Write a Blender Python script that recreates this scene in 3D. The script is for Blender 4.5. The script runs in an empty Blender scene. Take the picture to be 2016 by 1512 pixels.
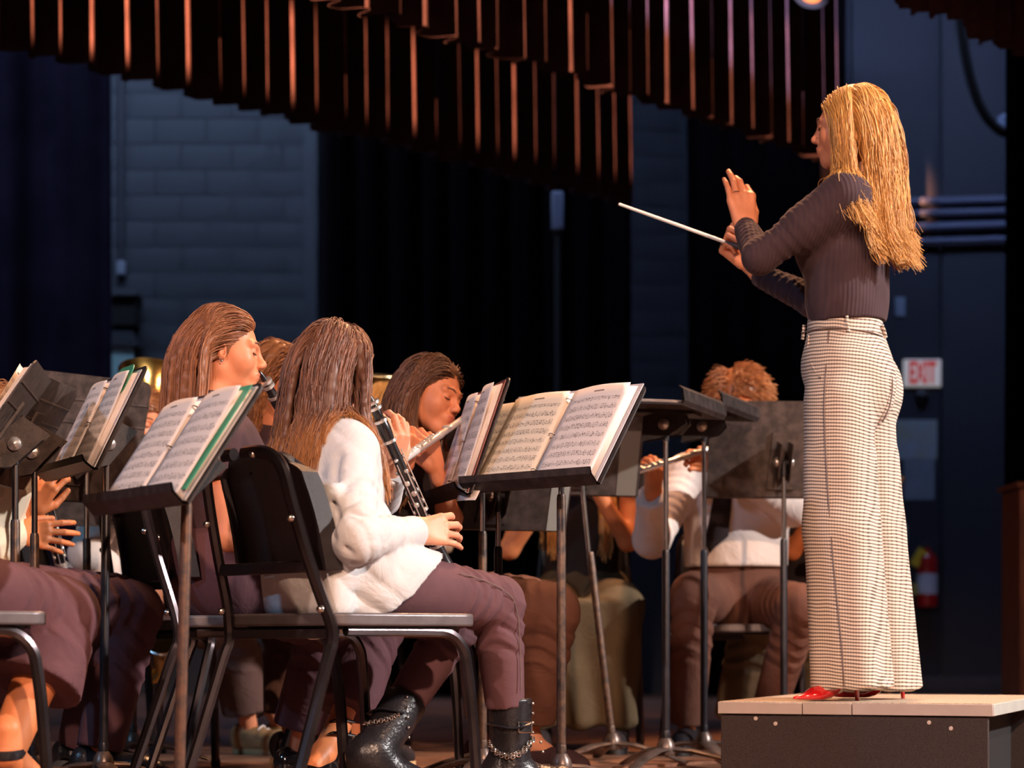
import bpy, bmesh, math, random
import numpy as np
from mathutils import Vector, Matrix, Quaternion

random.seed(7)
rng = np.random.default_rng(7)
C = bpy.context.scene.collection
sc = bpy.context.scene

# ------------------------------------------------------------------ camera, world, light, exposure
FPX, CU, HV, CZ = 4484.0, 1008.0, 1265.0, 0.40      # focal length in pixels, centre column, horizon row, eye height above the stage
cam_d = bpy.data.cameras.new('camera')
cam = bpy.data.objects.new('camera', cam_d)
C.objects.link(cam)
cam.location = (0, 0, CZ)
cam.rotation_euler = (math.radians(90), 0, 0)
cam_d.sensor_fit = 'HORIZONTAL'
cam_d.sensor_width = 36
cam_d.lens = 36 * FPX / 2016
cam_d.shift_y = (HV - 756) / 2016
cam_d.clip_end = 100
cam_d.dof.use_dof = True
cam_d.dof.focus_distance = 5.85
cam_d.dof.aperture_fstop = 3.3
sc.camera = cam

world = bpy.data.worlds.new('world')
sc.world = world
world.use_nodes = True
world.node_tree.nodes['Background'].inputs[0].default_value = (0.55, 0.30, 0.36, 1)
world.node_tree.nodes['Background'].inputs[1].default_value = 0.035
sc.view_settings.view_transform = 'Standard'
sc.view_settings.look = 'None'
sc.view_settings.gamma = 1
sc.view_settings.exposure = 0.1
sc.view_settings.use_curve_mapping = False

def spot(name, loc, target, energy, color, size_deg, radius=0.15, blend=0.4):
    d = bpy.data.lights.new(name, 'SPOT')
    d.energy = energy; d.color = color; d.spot_size = math.radians(size_deg)
    d.shadow_soft_size = radius; d.spot_blend = blend
    o = bpy.data.objects.new(name, d); C.objects.link(o)
    o.location = loc
    o.rotation_euler = (Vector(target) - Vector(loc)).to_track_quat('-Z', 'Y').to_euler()
    return o

def W(u, v, Y):
    """point that the photograph shows at pixel (u, v) and that stands Y metres away"""
    return Vector(((u - CU) / FPX * Y, Y, CZ + (HV - v) / FPX * Y))

# stage lights: the audience side lies to the right of the camera
spot('house_light_white', (8.2, 4.6, 5.0), (0.0, 6.1, 0.8), 4800, (1.0, 0.93, 0.90), 36, 0.12, 0.4)
spot('house_light_warm', (3.4, -4.0, 5.3), (0.1, 6.2, 0.62), 4200, (1.0, 0.62, 0.42), 26, 0.14, 0.35)
# cool side light from house left, and a warm overhead light
spot('house_light_left', (-3.2, -4.6, 5.3), (-0.1, 6.2, 0.6), 2200, (1.0, 0.66, 0.52), 25, 0.14, 0.35)
spot('house_light_cool', (-6.5, 1.5, 5.0), (-0.2, 6.0, 0.6), 600, (0.30, 0.62, 1.0), 36, 0.2)
spot('overhead_warm', (1.4, 9.4, 5.6), (0.2, 7.0, 0.6), 1700, (1.0, 0.50, 0.25), 80, 0.3)
# narrow side lights grazing along the valances, and the blue wash of the rear wall
spot('valance_side_light_orange', (-6.69, 5.39, 3.30), (-1.70, 12.14, 3.62), 100000, (1.0, 0.38, 0.15), 4.3, 0.05, 0.3)
spot('valance_side_light_blue', (-6.69, 5.39, 5.0), (-1.10, 13.10, 4.5), 36000, (0.62, 0.62, 1.0), 5.0, 0.05, 0.3)
spot('wing_light_orange', (-4.94, 4.72, 3.25), (0.35, 11.65, 3.55), 52000, (1.0, 0.42, 0.18), 4.6, 0.05, 0.4)
spot('wing_light_blue', (-4.94, 4.72, 4.6), (0.95, 12.3, 4.05), 72000, (0.72, 0.64, 1.0), 5.0, 0.05, 0.3)
def area(name, loc, target, energy, color, sx, sy):
    d = bpy.data.lights.new(name, 'AREA')
    d.shape = 'RECTANGLE'; d.size = sx; d.size_y = sy; d.energy = energy; d.color = color
    o = bpy.data.objects.new(name, d); C.objects.link(o)
    o.location = loc
    o.rotation_euler = (Vector(target) - Vector(loc)).to_track_quat('-Z', 'Y').to_euler()
    return o
area('wall_wash_rear', (-2.6, 15.9, 6.1), (-2.3, 17.9, 3.0), 88, (0.46, 0.62, 0.95), 2.6, 0.3)
area('wall_wash_side', (2.4, 15.4, 6.1), (2.5, 17.9, 3.0), 100, (0.42, 0.55, 1.0), 4.6, 0.3)
area('curtain_wash', (-4.6, 12.6, 6.1), (-3.5, 15.5, 3.0), 60, (0.45, 0.55, 1.0), 1.5, 0.3)

# ------------------------------------------------------------------ materials
MATS = {}
def mat(name, col, rough=0.5, metal=0.0, noise=0.0, nscale=8.0, bump=0.0, bscale=60.0, bstretch=(1, 1, 1),
        spec=0.5, sheen=0.0, sheen_tint=(1, 1, 1), coat=0.0, trans=0.0, emit=None, sss=0.0, col2=None, nstretch=(1, 1, 1)):
    if name in MATS:
        return MATS[name]
    m = bpy.data.materials.new(name)
    m.use_nodes = True
    nt = m.node_tree
    b = nt.nodes['Principled BSDF']
    b.inputs['Base Color'].default_value = (*col, 1)
    b.inputs['Roughness'].default_value = rough
    b.inputs['Metallic'].default_value = metal
    b.inputs['Specular IOR Level'].default_value = spec
    if sheen:
        b.inputs['Sheen Weight'].default_value = sheen
        b.inputs['Sheen Tint'].default_value = (*sheen_tint, 1)
        b.inputs['Sheen Roughness'].default_value = 0.35
    if coat:
        b.inputs['Coat Weight'].default_value = coat
        b.inputs['Coat Roughness'].default_value = 0.08
    if trans:
        b.inputs['Transmission Weight'].default_value = trans
    if sss:
        b.inputs['Subsurface Weight'].default_value = sss
        b.inputs['Subsurface Radius'].default_value = (0.02, 0.008, 0.004)
        b.inputs['Subsurface Scale'].default_value = 0.6
    if emit:
        b.inputs['Emission Color'].default_value = (*emit[0], 1)
        b.inputs['Emission Strength'].default_value = emit[1]
    tc = None
    def coords(stretch):
        nonlocal tc
        if tc is None:
            tc = nt.nodes.new('ShaderNodeTexCoord')
        mp = nt.nodes.new('ShaderNodeMapping')
        mp.inputs['Scale'].default_value = stretch
        nt.links.new(tc.outputs['Object'], mp.inputs['Vector'])
        return mp.outputs['Vector']
    if noise or col2:
        n = nt.nodes.new('ShaderNodeTexNoise')
        n.inputs['Scale'].default_value = nscale
        n.inputs['Detail'].default_value = 5
        nt.links.new(coords(nstretch), n.inputs['Vector'])
        r = nt.nodes.new('ShaderNodeValToRGB')
        c2 = col2 if col2 else tuple(max(0, c * (1 - noise)) for c in col)
        r.color_ramp.elements[0].position = 0.35
        r.color_ramp.elements[0].color = (*c2, 1)
        r.color_ramp.elements[1].position = 0.65
        r.color_ramp.elements[1].color = (*(min(1, c * (1 + noise * 0.5)) for c in col), 1)
        nt.links.new(n.outputs['Fac'], r.inputs['Fac'])
        nt.links.new(r.outputs['Color'], b.inputs['Base Color'])
    if bump:
        n2 = nt.nodes.new('ShaderNodeTexNoise')
        n2.inputs['Scale'].default_value = bscale
        n2.inputs['Detail'].default_value = 3
        nt.links.new(coords(bstretch), n2.inputs['Vector'])
        bp = nt.nodes.new('ShaderNodeBump')
        bp.inputs['Strength'].default_value = bump
        bp.inputs['Distance'].default_value = 0.01
        nt.links.new(n2.outputs['Fac'], bp.inputs['Height'])
        nt.links.new(bp.outputs['Normal'], b.inputs['Normal'])
    MATS[name] = m
    return m

# ------------------------------------------------------------------ mesh helpers
class MB:
    def __init__(s):
        s.v = []; s.f = []; s.n = 0
    def add(s, v, f):
        s.v.append(np.asarray(v, dtype=float).reshape(-1, 3))
        s.f += [tuple(i + s.n for i in q) for q in f]
        s.n += len(s.v[-1])
        return s
    def box(s, c, size, R=None):
        h = np.array(size) / 2
        p = np.array([(x, y, z) for x in (-1, 1) for y in (-1, 1) for z in (-1, 1)]) * h
        if R is not None:
            p = p @ np.array(R).T
        p = p + np.array(c)
        return s.add(p, [(0, 1, 3, 2), (4, 6, 7, 5), (0, 4, 5, 1), (2, 3, 7, 6), (0, 2, 6, 4), (1, 5, 7, 3)])
    def tube(s, path, r, n=10, cap=True, flat=None):
        """swept round (or flattened: flat = (side ratio, up ratio)) tube; r number or list"""
        P = [Vector(p) for p in path]
        m = len(P)
        R = r if hasattr(r, '__len__') else [r] * m
        t = [(P[min(i + 1, m - 1)] - P[max(i - 1, 0)]).normalized() for i in range(m)]
        ref = Vector((0, 0, 1)) if abs(t[0].z) < 0.9 else Vector((1, 0, 0))
        a = t[0].cross(ref).normalized()
        V = []
        for i in range(m):
            a = (a - t[i] * a.dot(t[i])).normalized()
            b = t[i].cross(a)
            fa, fb = flat if flat else (1, 1)
            for k in range(n):
                w = 2 * math.pi * k / n
                V.append(P[i] + a * (math.cos(w) * R[i] * fa) + b * (math.sin(w) * R[i] * fb))
        F = [(i * n + k, i * n + (k + 1) % n, (i + 1) * n + (k + 1) % n, (i + 1) * n + k) for i in range(m - 1) for k in range(n)]
        if cap:
            F += [tuple(range(n - 1, -1, -1)), tuple((m - 1) * n + k for k in range(n))]
        return s.add([tuple(q) for q in V], F)
    def lathe(s, prof, origin, axis, n=20):
        ax = Vector(axis).normalized()
        a = ax.orthogonal().normalized(); b = ax.cross(a)
        o = Vector(origin)
        V = [o + ax * h + (a * math.cos(2 * math.pi * k / n) + b * math.sin(2 * math.pi * k / n)) * r for r, h in prof for k in range(n)]
        F = [(i * n + k, i * n + (k + 1) % n, (i + 1) * n + (k + 1) % n, (i + 1) * n + k) for i in range(len(prof) - 1) for k in range(n)]
        F += [tuple(range(n - 1, -1, -1)), tuple((len(prof) - 1) * n + k for k in range(n))]
        return s.add([tuple(q) for q in V], F)
    def ball(s, c, r, n=10, R=None):
        r = np.array(r if hasattr(r, '__len__') else (r, r, r))
        V = [(0, 0, 1)] + [(math.sin(math.pi * i / n) * math.cos(2 * math.pi * k / (2 * n)), math.sin(math.pi * i / n) * math.sin(2 * math.pi * k / (2 * n)), math.cos(math.pi * i / n))
             for i in range(1, n) for k in range(2 * n)] + [(0, 0, -1)]
        V = np.array(V) * r
        if R is not None:
            V = V @ np.array(R).T
        m = 2 * n
        F = [(0, 1 + k, 1 + (k + 1) % m) for k in range(m)]
        F += [(1 + i * m + k, 1 + (i + 1) * m + k, 1 + (i + 1) * m + (k + 1) % m, 1 + i * m + (k + 1) % m) for i in range(n - 2) for k in range(m)]
        e = len(V) - 1
        F += [(e, 1 + (n - 2) * m + (k + 1) % m, 1 + (n - 2) * m + k) for k in range(m)]
        return s.add(V + np.array(c), F)
    def prism(s, pts, thick, M):
        """outline in local x,y extruded by +-thick/2 along local z, moved by matrix M"""
        n = len(pts)
        V = [tuple(M @ Vector((x, y, -thick / 2))) for x, y in pts] + [tuple(M @ Vector((x, y, thick / 2))) for x, y in pts]
        F = [tuple(range(n - 1, -1, -1)), tuple(range(n, 2 * n))] + [(i, (i + 1) % n, n + (i + 1) % n, n + i) for i in range(n)]
        return s.add(V, F)
    def grid(s, G, closed=False):
        G = np.asarray(G, dtype=float)
        a, b = G.shape[:2]
        bb = b if closed else b - 1
        F = [(i * b + j, i * b + (j + 1) % b, (i + 1) * b + (j + 1) % b, (i + 1) * b + j) for i in range(a - 1) for j in range(bb)]
        return s.add(G.reshape(-1, 3), F)
    def mesh(s, name, m=None, smooth=True, off=(0, 0, 0)):
        me = bpy.data.meshes.new(name)
        V = np.concatenate(s.v) - np.array(off)
        me.from_pydata(V.tolist(), [], s.f)
        if m:
            me.materials.append(m)
        if smooth:
            me.polygons.foreach_set('use_smooth', [True] * len(me.polygons))
            try:
                me.set_sharp_from_angle(angle=math.radians(38))
            except Exception:
                pass
        me.update()
        return me
    def build(s, name, m, parent=None, smooth=True, bevel=0, solid=0, off=(0, 0, 0), fix=True):
        me = s.mesh(name, m, smooth, off)
        if fix:
            bm = bmesh.new(); bm.from_mesh(me)
            bmesh.ops.recalc_face_normals(bm, faces=bm.faces)
            if bevel:
                bmesh.ops.bevel(bm, geom=[e for e in bm.edges if len(e.link_faces) == 2 and e.calc_face_angle() > 0.6], offset=bevel, segments=2, affect='EDGES', profile=0.6)
                for f in bm.faces: f.smooth = True
            bm.to_mesh(me); bm.free()
        return link(name, me, parent)

def link(name, me, parent=None):
    o = bpy.data.objects.new(name, me)
    C.objects.link(o)
    if parent is not None:
        o.parent = parent
    return o

def tag(o, label=None, cat=None, group=None, kind=None):
    if label: o['label'] = label
    if cat: o['category'] = cat
    if group: o['group'] = group
    if kind: o['kind'] = kind
    return o

def empty(name, loc=(0, 0, 0), rz=0, label=None, cat=None, group=None):
    o = bpy.data.objects.new(name, None)
    o.empty_display_size = 0.05
    C.objects.link(o)
    o.location = loc
    o.rotation_euler = (0, 0, rz)
    return tag(o, label, cat, group)

def copy_tree(o, parent=None):
    c = o.copy(); C.objects.link(c)
    if parent is not None: c.parent = parent
    for ch in list(o.children):
        copy_tree(ch, c)
    return c

def struct(o):
    o['kind'] = 'structure'
    return o

def smoothpath(pts, per=6, closed=False):
    """Catmull-Rom through the points"""
    P = [Vector(p) for p in pts]
    out = []
    n = len(P)
    for i in range(n - 1):
        p0, p1, p2, p3 = P[max(i - 1, 0)], P[i], P[i + 1], P[min(i + 2, n - 1)]
        for k in range(per):
            t = k / per
            out.append(0.5 * ((2 * p1) + (p2 - p0) * t + (2 * p0 - 5 * p1 + 4 * p2 - p3) * t * t + (3 * p1 - p0 - 3 * p2 + p3) * t ** 3))
    out.append(P[-1])
    return out
# ------------------------------------------------------------------ the stage: floor, walls, curtains
M_floor = mat('stage_floor_wood', (0.23, 0.105, 0.062), 0.38, noise=0.5, nscale=5, nstretch=(1.2, 14, 1), bump=0.15, bscale=30, bstretch=(1, 8, 1))
M_plank = [mat('plank_wood_%d' % i, c, 0.36, noise=0.45, nscale=6, nstretch=(2, 16, 1), bump=0.12, bscale=30, bstretch=(1, 8, 1))
           for i, c in enumerate([(0.27, 0.125, 0.072), (0.22, 0.10, 0.06), (0.31, 0.15, 0.09)])]
M_wall = mat('painted_block_wall', (0.040, 0.047, 0.062), 0.75, noise=0.12, nscale=1.3, bump=0.25, bscale=90)
M_wall2 = mat('painted_panel_wall', (0.024, 0.028, 0.042), 0.7, noise=0.15, nscale=1.1, bump=0.2, bscale=80)
M_black = mat('black_velour', (0.0022, 0.0014, 0.002), 0.95, spec=0.03, sheen=0.012, sheen_tint=(0.5, 0.4, 0.7), noise=0.3, nscale=3)
M_valance = mat('valance_velour', (0.060, 0.034, 0.043), 0.9, spec=0.1, sheen=0.03, sheen_tint=(0.9, 0.7, 0.8), noise=0.3, nscale=6)
M_trim = mat('dark_trim_paint', (0.03, 0.032, 0.045), 0.6, noise=0.2)
M_gap = mat('void_black', (0.004, 0.004, 0.005), 0.9)

fl = MB().box((0, 9.5, -0.03), (24, 21, 0.04)).build('floor', M_floor, smooth=False)
struct(fl)
ang = math.atan2(0.782, 0.624)
for i in range(40):
    off = -4.4 + i * 0.145
    meshes = globals().setdefault('_plank_me', [MB().box((0, 0, 0), (9.0, 0.141, 0.012)).mesh('plank', m, False) for m in M_plank])
    o = link('plank', meshes[(i * 7 + i // 3) % 3], fl)
    o.location = (0.1 - 0.782 * off * -1 - 0.9, 8.0 - 0.624 * off, -0.006)
    o.rotation_euler = (0, 0, ang)

WY = 18.0
wb = struct(MB().box((0, WY + 0.1, 3.2), (22, 0.2, 6.6)).build('wall_back', M_wall, smooth=False))
bw, bh = 0.406, 0.203
bme = [MB().box((0, 0, 0), (bw - 0.004, 0.016, bh - 0.004)).build('block', M_wall, None, False, bevel=0.003) for _ in range(1)][0]
bdat = bme.data
bpy.data.objects.remove(bme)
def blocks(x0, x1, z0, z1, seam):
    nz = int((z1 - z0) / bh)
    for r in range(nz):
        x = x0 - (bw / 2 if r % 2 else 0)
        while x < x1 + 0.05:
            o = link('block', bdat, wb)
            o.location = (x + bw / 2, WY - 0.006, z0 + (r + 0.5) * bh)
            x += bw
blocks(W(205, 0, WY).x, W(600, 0, WY).x, 1.9, 5.4, 0)
blocks(W(1232, 0, WY).x, W(1345, 0, WY).x, 1.6, 5.0, 1)
# large wall panels on the right with dark seams
for u0, u1 in ((1560, 1671), (1676, 1847), (1852, 2016), (2020, 2190)):
    a, b = W(u0, 0, WY).x, W(u1, 0, WY).x
    MB().box(((a + b) / 2, WY - 0.02, 3.0), (b - a, 0.04, 5.9)).build('panel', M_wall2, wb, False, bevel=0.004)
struct(MB().box((3.4, WY - 0.045, 0.06), (3.8, 0.05, 0.14)).build('baseboard_back', M_trim, smooth=False, bevel=0.006))
struct(MB().box((0, 9.5, 6.55), (24, 21, 0.1)).build('ceiling', M_gap, smooth=False))
struct(MB().box((-9.0, 9.5, 3.2), (0.2, 21, 6.6)).build('wall_left', M_trim, smooth=False))
struct(MB().box((9.5, 13.5, 3.2), (0.2, 9, 6.6)).build('wall_right', M_trim, smooth=False))
# pilaster strip and conduit on the rear wall
struct(MB().box((W(612, 0, 17.7).x, 17.8, 3.0), (0.11, 0.24, 6.0)).build('trim_1', M_wall, smooth=False, bevel=0.01))
c1 = empty('wall_conduit', (W(241, 0, WY).x, WY - 0.05, 3.35), label='thin vertical conduit with small box on the blue wall at left', cat='pipe')
MB().tube([(0, 0, 0.05), (0, 0, 2.2)], 0.025, 10).build('pipe', M_trim, c1)
MB().box((0, 0, 0), (0.07, 0.06, 0.11)).build('junction_box', mat('box_grey', (0.20, 0.23, 0.30), 0.5), c1, bevel=0.008)

def curtain(name, p0, p1, z0, z1, pitch, depth, m, label, cat='curtain', sharp=1.0, group=None, seed=0, hem=0.0, kind=None, taper=0.0):
    r = np.random.default_rng(seed)
    p0 = np.array(p0, float); p1 = np.array(p1, float)
    L = np.linalg.norm(p1 - p0); d = (p1 - p0) / L; n = np.array((d[1], -d[0]))
    npl = max(2, int(L / pitch))
    edges = np.cumsum(np.concatenate([[0], pitch * (1 + 0.35 * (r.random(npl) - 0.5))])); edges *= L / edges[-1]
    sub = 12
    S = np.concatenate([edges[i] + (edges[i + 1] - edges[i]) * np.arange(sub) / sub for i in range(npl)] + [[L]])
    ph = np.concatenate([2 * math.pi * np.arange(sub) / sub for i in range(npl)] + [[0]])
    amp = np.repeat((0.93 + 0.14 * r.random(npl)) if sharp > 1.2 else (0.7 + 0.6 * r.random(npl)), sub); amp = np.append(amp, amp[-1])
    hz = np.repeat(r.random(npl) - 0.5, sub); hz = np.append(hz, hz[-1])
    tilt = np.repeat(r.random(npl) - 0.5, sub); tilt = np.append(tilt, tilt[-1])
    rows = 9
    G = np.zeros((rows, len(S), 3))
    for i in range(rows):
        t = i / (rows - 1)
        w = np.tanh(sharp * np.sin(ph - 0.8)) / math.tanh(sharp)
        a = depth * amp * (0.65 + 0.35 * (1 - t)) * (1 + taper * t)
        s = S + 0.012 * np.sin(3 * t + ph) * (1 - t) + tilt * 0.05 * (1 - t)
        G[i, :, 0] = p0[0] + d[0] * s + n[0] * w * a
        G[i, :, 1] = p0[1] + d[1] * s + n[1] * w * a
        G[i, :, 2] = z0 + (z1 - z0) * t + hem * hz * (1 - t)
    o = MB().grid(G).build(name, m, fix=False)
    so = o.modifiers.new('cloth', 'SOLIDIFY'); so.thickness = 0.006
    tag(o, label, cat, group, kind)
    return o

# legs and travellers: dull black drapes hanging to the floor
curtain('stage_curtain', W(-120, 0, 15.5)[:2], W(214, 0, 15.5)[:2], 0.01, 6.2, 0.34, 0.10, mat('blue_black_velour', (0.020, 0.018, 0.034), 0.9, spec=0.1, sheen=0.15, sheen_tint=(0.5, 0.55, 0.9), noise=0.3, nscale=3), 'tall dark blue-black stage curtain at the far left edge', seed=3)
curtain('stage_curtain', W(630, 0, 16.6)[:2], W(1243, 0, 16.6)[:2], 0.01, 6.2, 0.22, 0.08, M_black, 'wide black stage curtain behind the middle of the band', seed=4)
curtain('stage_curtain', W(1352, 0, 16.9)[:2], W(1668, 0, 16.9)[:2], 0.01, 5.4, 0.2, 0.08, M_black, 'black stage curtain behind the conductor and her raised hands', seed=5)
curtain('stage_curtain', W(1984, 0, 13.5)[:2], W(2250, 0, 13.5)[:2], 0.01, 6.2, 0.25, 0.08, M_black, 'narrow black stage curtain along the right edge', seed=6)

# three pleated valances, parallel to the proscenium, running from near left to far right
dv = np.array((0.6237, 0.7816))
def vline(k, u):      # ground point of valance k seen in column u
    x0, y0 = ((-2.4728, 11.0), (-1.9715, 8.77), (-1.4028, 6.24))[k]
    t = (u - CU) / FPX
    s = (t * y0 - x0) / (dv[0] - t * dv[1])
    return np.array((x0, y0)) + dv * s
HB = 3.29
curtain('valance', np.array((-2.4728, 11.0)) - dv * 4.6, vline(0, 1245), HB, 5.9, 0.200, 0.062, M_valance, 'pleated dark valance hanging lowest at upper left with orange edges', sharp=1.7, seed=11, hem=0.03, group='stage valances')
curtain('valance', np.array((-1.9715, 8.77)) - dv * 3.6, vline(1, 1650), HB, 5.9, 0.185, 0.060, M_valance, 'pleated dark valance across the top centre, ending above the conductor', sharp=1.7, seed=12, hem=0.03, group='stage valances')
curtain('valance', vline(2, 1100), vline(2, 2250), HB, 5.9, 0.17, 0.055, M_valance, 'black valance with ragged lower edge in the top right corner', sharp=1.7, seed=13, hem=0.07, group='stage valances')

# ------------------------------------------------------------------ things on the walls
def on_wall(u, v, Y=WY - 0.05):
    return W(u, v, Y)
pxm = FPX / WY
# exit sign with red letters
p = on_wall(1815, 735)
ex = empty('exit_sign', p, label='white illuminated exit sign with red letters on the dark wall', cat='exit sign')
MB().box((0, 0, 0), (0.295, 0.05, 0.215)).build('housing', mat('sign_white', (0.75, 0.72, 0.68), 0.4, emit=((0.9, 0.85, 0.8), 0.22)), ex, bevel=0.008)
def text(name, body, size, m, parent, loc, rot, extrude=0.002, sx=1.0):
    cu = bpy.data.curves.new(name, 'FONT')
    cu.body = body; cu.size = size; cu.extrude = extrude; cu.offset = 0.007 * size / 0.235; cu.align_x = 'CENTER'; cu.align_y = 'CENTER'
    tmp = bpy.data.objects.new(name, cu); C.objects.link(tmp)
    bpy.context.view_layer.update()
    dg = bpy.context.evaluated_depsgraph_get()
    me = bpy.data.meshes.new_from_object(tmp.evaluated_get(dg))
    bpy.data.objects.remove(tmp)
    me.materials.clear(); me.materials.append(m)
    o = link(name, me, parent)
    o.location = loc; o.rotation_euler = rot; o.scale = (sx, 1, 1)
    return o
M_red_em = mat('sign_red', (0.5, 0.015, 0.012), 0.4, emit=((0.75, 0.02, 0.015), 0.30))
text('lettering', 'EXIT', 0.235, M_red_em, ex, (0, -0.027, -0.005), (math.radians(90), 0, 0), 0.003, 0.44)
for dx in (-0.0012, 0.0012):
    pass
p = on_wall(1815, 792)
MB().lathe([(0.03, 0), (0.05, 0.02), (0.055, 0.08), (0.02, 0.11)], p + Vector((0, 0.02, 0)), (0, -0.5, 1), 14).build('emergency_lamp', M_trim)
tag(bpy.data.objects['emergency_lamp'], 'small black lamp head just below the exit sign', 'lamp')
# fire extinguisher
p = on_wall(1825, 1137, WY - 0.16)
fx = empty('fire_extinguisher', p, label='red fire extinguisher with white label hanging on the far wall', cat='extinguisher')
M_red = mat('extinguisher_red', (0.42, 0.012, 0.012), 0.3, coat=0.4)
MB().lathe([(0.07, -0.235), (0.083, -0.225), (0.083, 0.12), (0.075, 0.16), (0.045, 0.195), (0.025, 0.205), (0.025, 0.235)], (0, 0, 0), (0, 0, 1), 20).build('cylinder', M_red, fx)
MB().lathe([(0.0835, -0.13), (0.0845, -0.13), (0.0845, 0.03), (0.0835, 0.03)], (0, 0, 0), (0, 0, 1), 20).build('label_band', mat('label_white', (0.55, 0.6, 0.7), 0.5), fx)
MB().box((0.0, 0, 0.255), (0.03, 0.03, 0.05)).box((0.03, 0, 0.30), (0.13, 0.025, 0.016), Matrix.Rotation(-0.5, 3, 'Y')).box((0.03, 0, 0.262), (0.12, 0.022, 0.014), Matrix.Rotation(-0.15, 3, 'Y')).build('handle', M_trim, fx, bevel=0.003)
MB().tube(smoothpath([(-0.02, 0, 0.25), (-0.09, -0.02, 0.22), (-0.115, -0.03, 0.05), (-0.105, -0.03, -0.1)]), 0.012, 8).build('hose', M_trim, fx)
MB().box((-0.075, -0.05, 0.155), (0.075, 0.006, 0.15), Matrix.Rotation(0.55, 3, 'Y')).build('tag', mat('tag_yellow', (0.75, 0.52, 0.03), 0.5), fx)
MB().box((-0.10, -0.05, -0.09), (0.045, 0.006, 0.09), Matrix.Rotation(-0.2, 3, 'Y')).build('tag', mat('tag_olive', (0.4, 0.36, 0.1), 0.5), fx)
# papers on the wall
M_paper_b = mat('wall_paper_map', (0.30, 0.38, 0.46), 0.7, col2=(0.33, 0.36, 0.27), nscale=7)
o = MB().box((0, 0, 0), (0.335, 0.006, 0.31)).box((0.05, -0.004, -0.03), (0.06, 0.004, 0.03)).build('wall_notice', M_paper_b, bevel=0.002)
o.location = on_wall(1803, 865); tag(o, 'pale blue map notice taped to the dark wall below the exit sign', 'notice')
o = MB().box((0, 0, 0), (0.24, 0.006, 0.33)).build('wall_notice', mat('wall_paper_plain', (0.20, 0.25, 0.31), 0.7, noise=0.15), bevel=0.002)
o.location = on_wall(1810, 943); tag(o, 'plain grey-blue notice hanging under the map notice', 'notice')
o = MB().box((0, 0, 0), (0.075, 0.02, 0.15)).box((0, -0.012, 0), (0.015, 0.01, 0.03)).build('wall_switch', mat('switch_plate', (0.22, 0.28, 0.36), 0.5), bevel=0.004)
o.location = on_wall(1772, 604); tag(o, 'small grey switch plate on the wall beside the trouser waist', 'switch')
o = MB().box((0, 0, 0), (0.08, 0.02, 0.15)).box((0, -0.012, 0.02), (0.03, 0.01, 0.05)).build('wall_switch', mat('switch_green', (0.30, 0.42, 0.36), 0.5), bevel=0.004)
o.location = on_wall(1775, 1050); tag(o, 'pale green wall plate left of the fire extinguisher', 'switch')
# horizontal rails at the right
for i, (v, h) in enumerate(((398, 16), (421, 14), (448, 17), (476, 13))):
    a, b = W(1780, v, WY - 0.1), W(2010, v - 6, WY - 0.1)
    o = MB().tube([a, b], h / pxm / 2, 12).build('wall_pipe', mat('pipe_blue', (0.11, 0.13, 0.20), 0.5))
    tag(o, ['uppermost', 'second highest', 'third from top', 'lowest'][i] + ' of four horizontal pipes on the right wall', 'pipe', 'wall pipes')
# drooping cable
cab = MB().tube(smoothpath([W(1890, 40, 15.5), W(1905, 130, 15.5), W(1928, 205, 15.5), W(1960, 250, 15.5), W(1995, 262, 15.5), W(2040, 235, 15.5)], 8), 0.036, 8).build('hanging_cable', M_gap)
tag(cab, 'thick black cable drooping below the valance at upper right', 'cable')
o = MB().lathe([(0.02, 0), (0.06, 0.02), (0.075, 0.10), (0.03, 0.14)], W(1976, 262, 16.5), (0.3, 0, 1), 14).build('wall_lamp', mat('lamp_glass_blue', (0.12, 0.16, 0.24), 0.3))
tag(o, 'small pale wall lamp beside the drooping cable', 'lamp')
# control box on a post, in front of the black curtain
bx = empty('control_box', W(1097, 416, 16.3).xy.to_3d(), label='grey control box on a slim black post before the black curtain', cat='box')
z = W(1097, 416, 16.3).z
MB().box((0, 0, z), (0.085, 0.06, 0.28)).build('housing', mat('control_grey', (0.13, 0.16, 0.22), 0.5), bx, bevel=0.015)
MB().tube([(0, 0.03, 0.0), (0, 0.03, z)], 0.02, 8).build('post', M_gap, bx)
MB().lathe([(0.15, 0), (0.15, 0.02), (0.03, 0.035)], (0, 0.03, 0), (0, 0, 1), 16).build('base', M_gap, bx)
# items beside the left curtain
lb = empty('wall_cabinet', W(238, 618, WY - 0.15), label='dark wall box with sloping hood beside the left curtain', cat='cabinet')
MB().box((0, 0, 0), (0.27, 0.25, 0.22)).build('body', M_gap, lb, bevel=0.01)
MB().box((0, -0.02, 0.135), (0.30, 0.3, 0.04)).build('top', M_wall, lb, bevel=0.01)
MB().prism([(-0.12, -0.06), (0.17, -0.06), (0.10, 0.06), (-0.12, 0.06)], 0.2, Matrix.Translation((0, 0, -0.2)) @ Matrix.Rotation(math.pi / 2, 4, 'X')).build('hood', M_wall2, lb, False)
o = MB().box((0, 0, 0), (0.20, 0.03, 0.40)).box((0, -0.01, 0.205), (0.21, 0.04, 0.012)).build('teal_board', mat('teal_board', (0.30, 0.50, 0.50), 0.6, noise=0.1))
o.location = W(238, 720, WY - 0.2); tag(o, 'pale teal board standing below the wall box at left', 'board')
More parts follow.
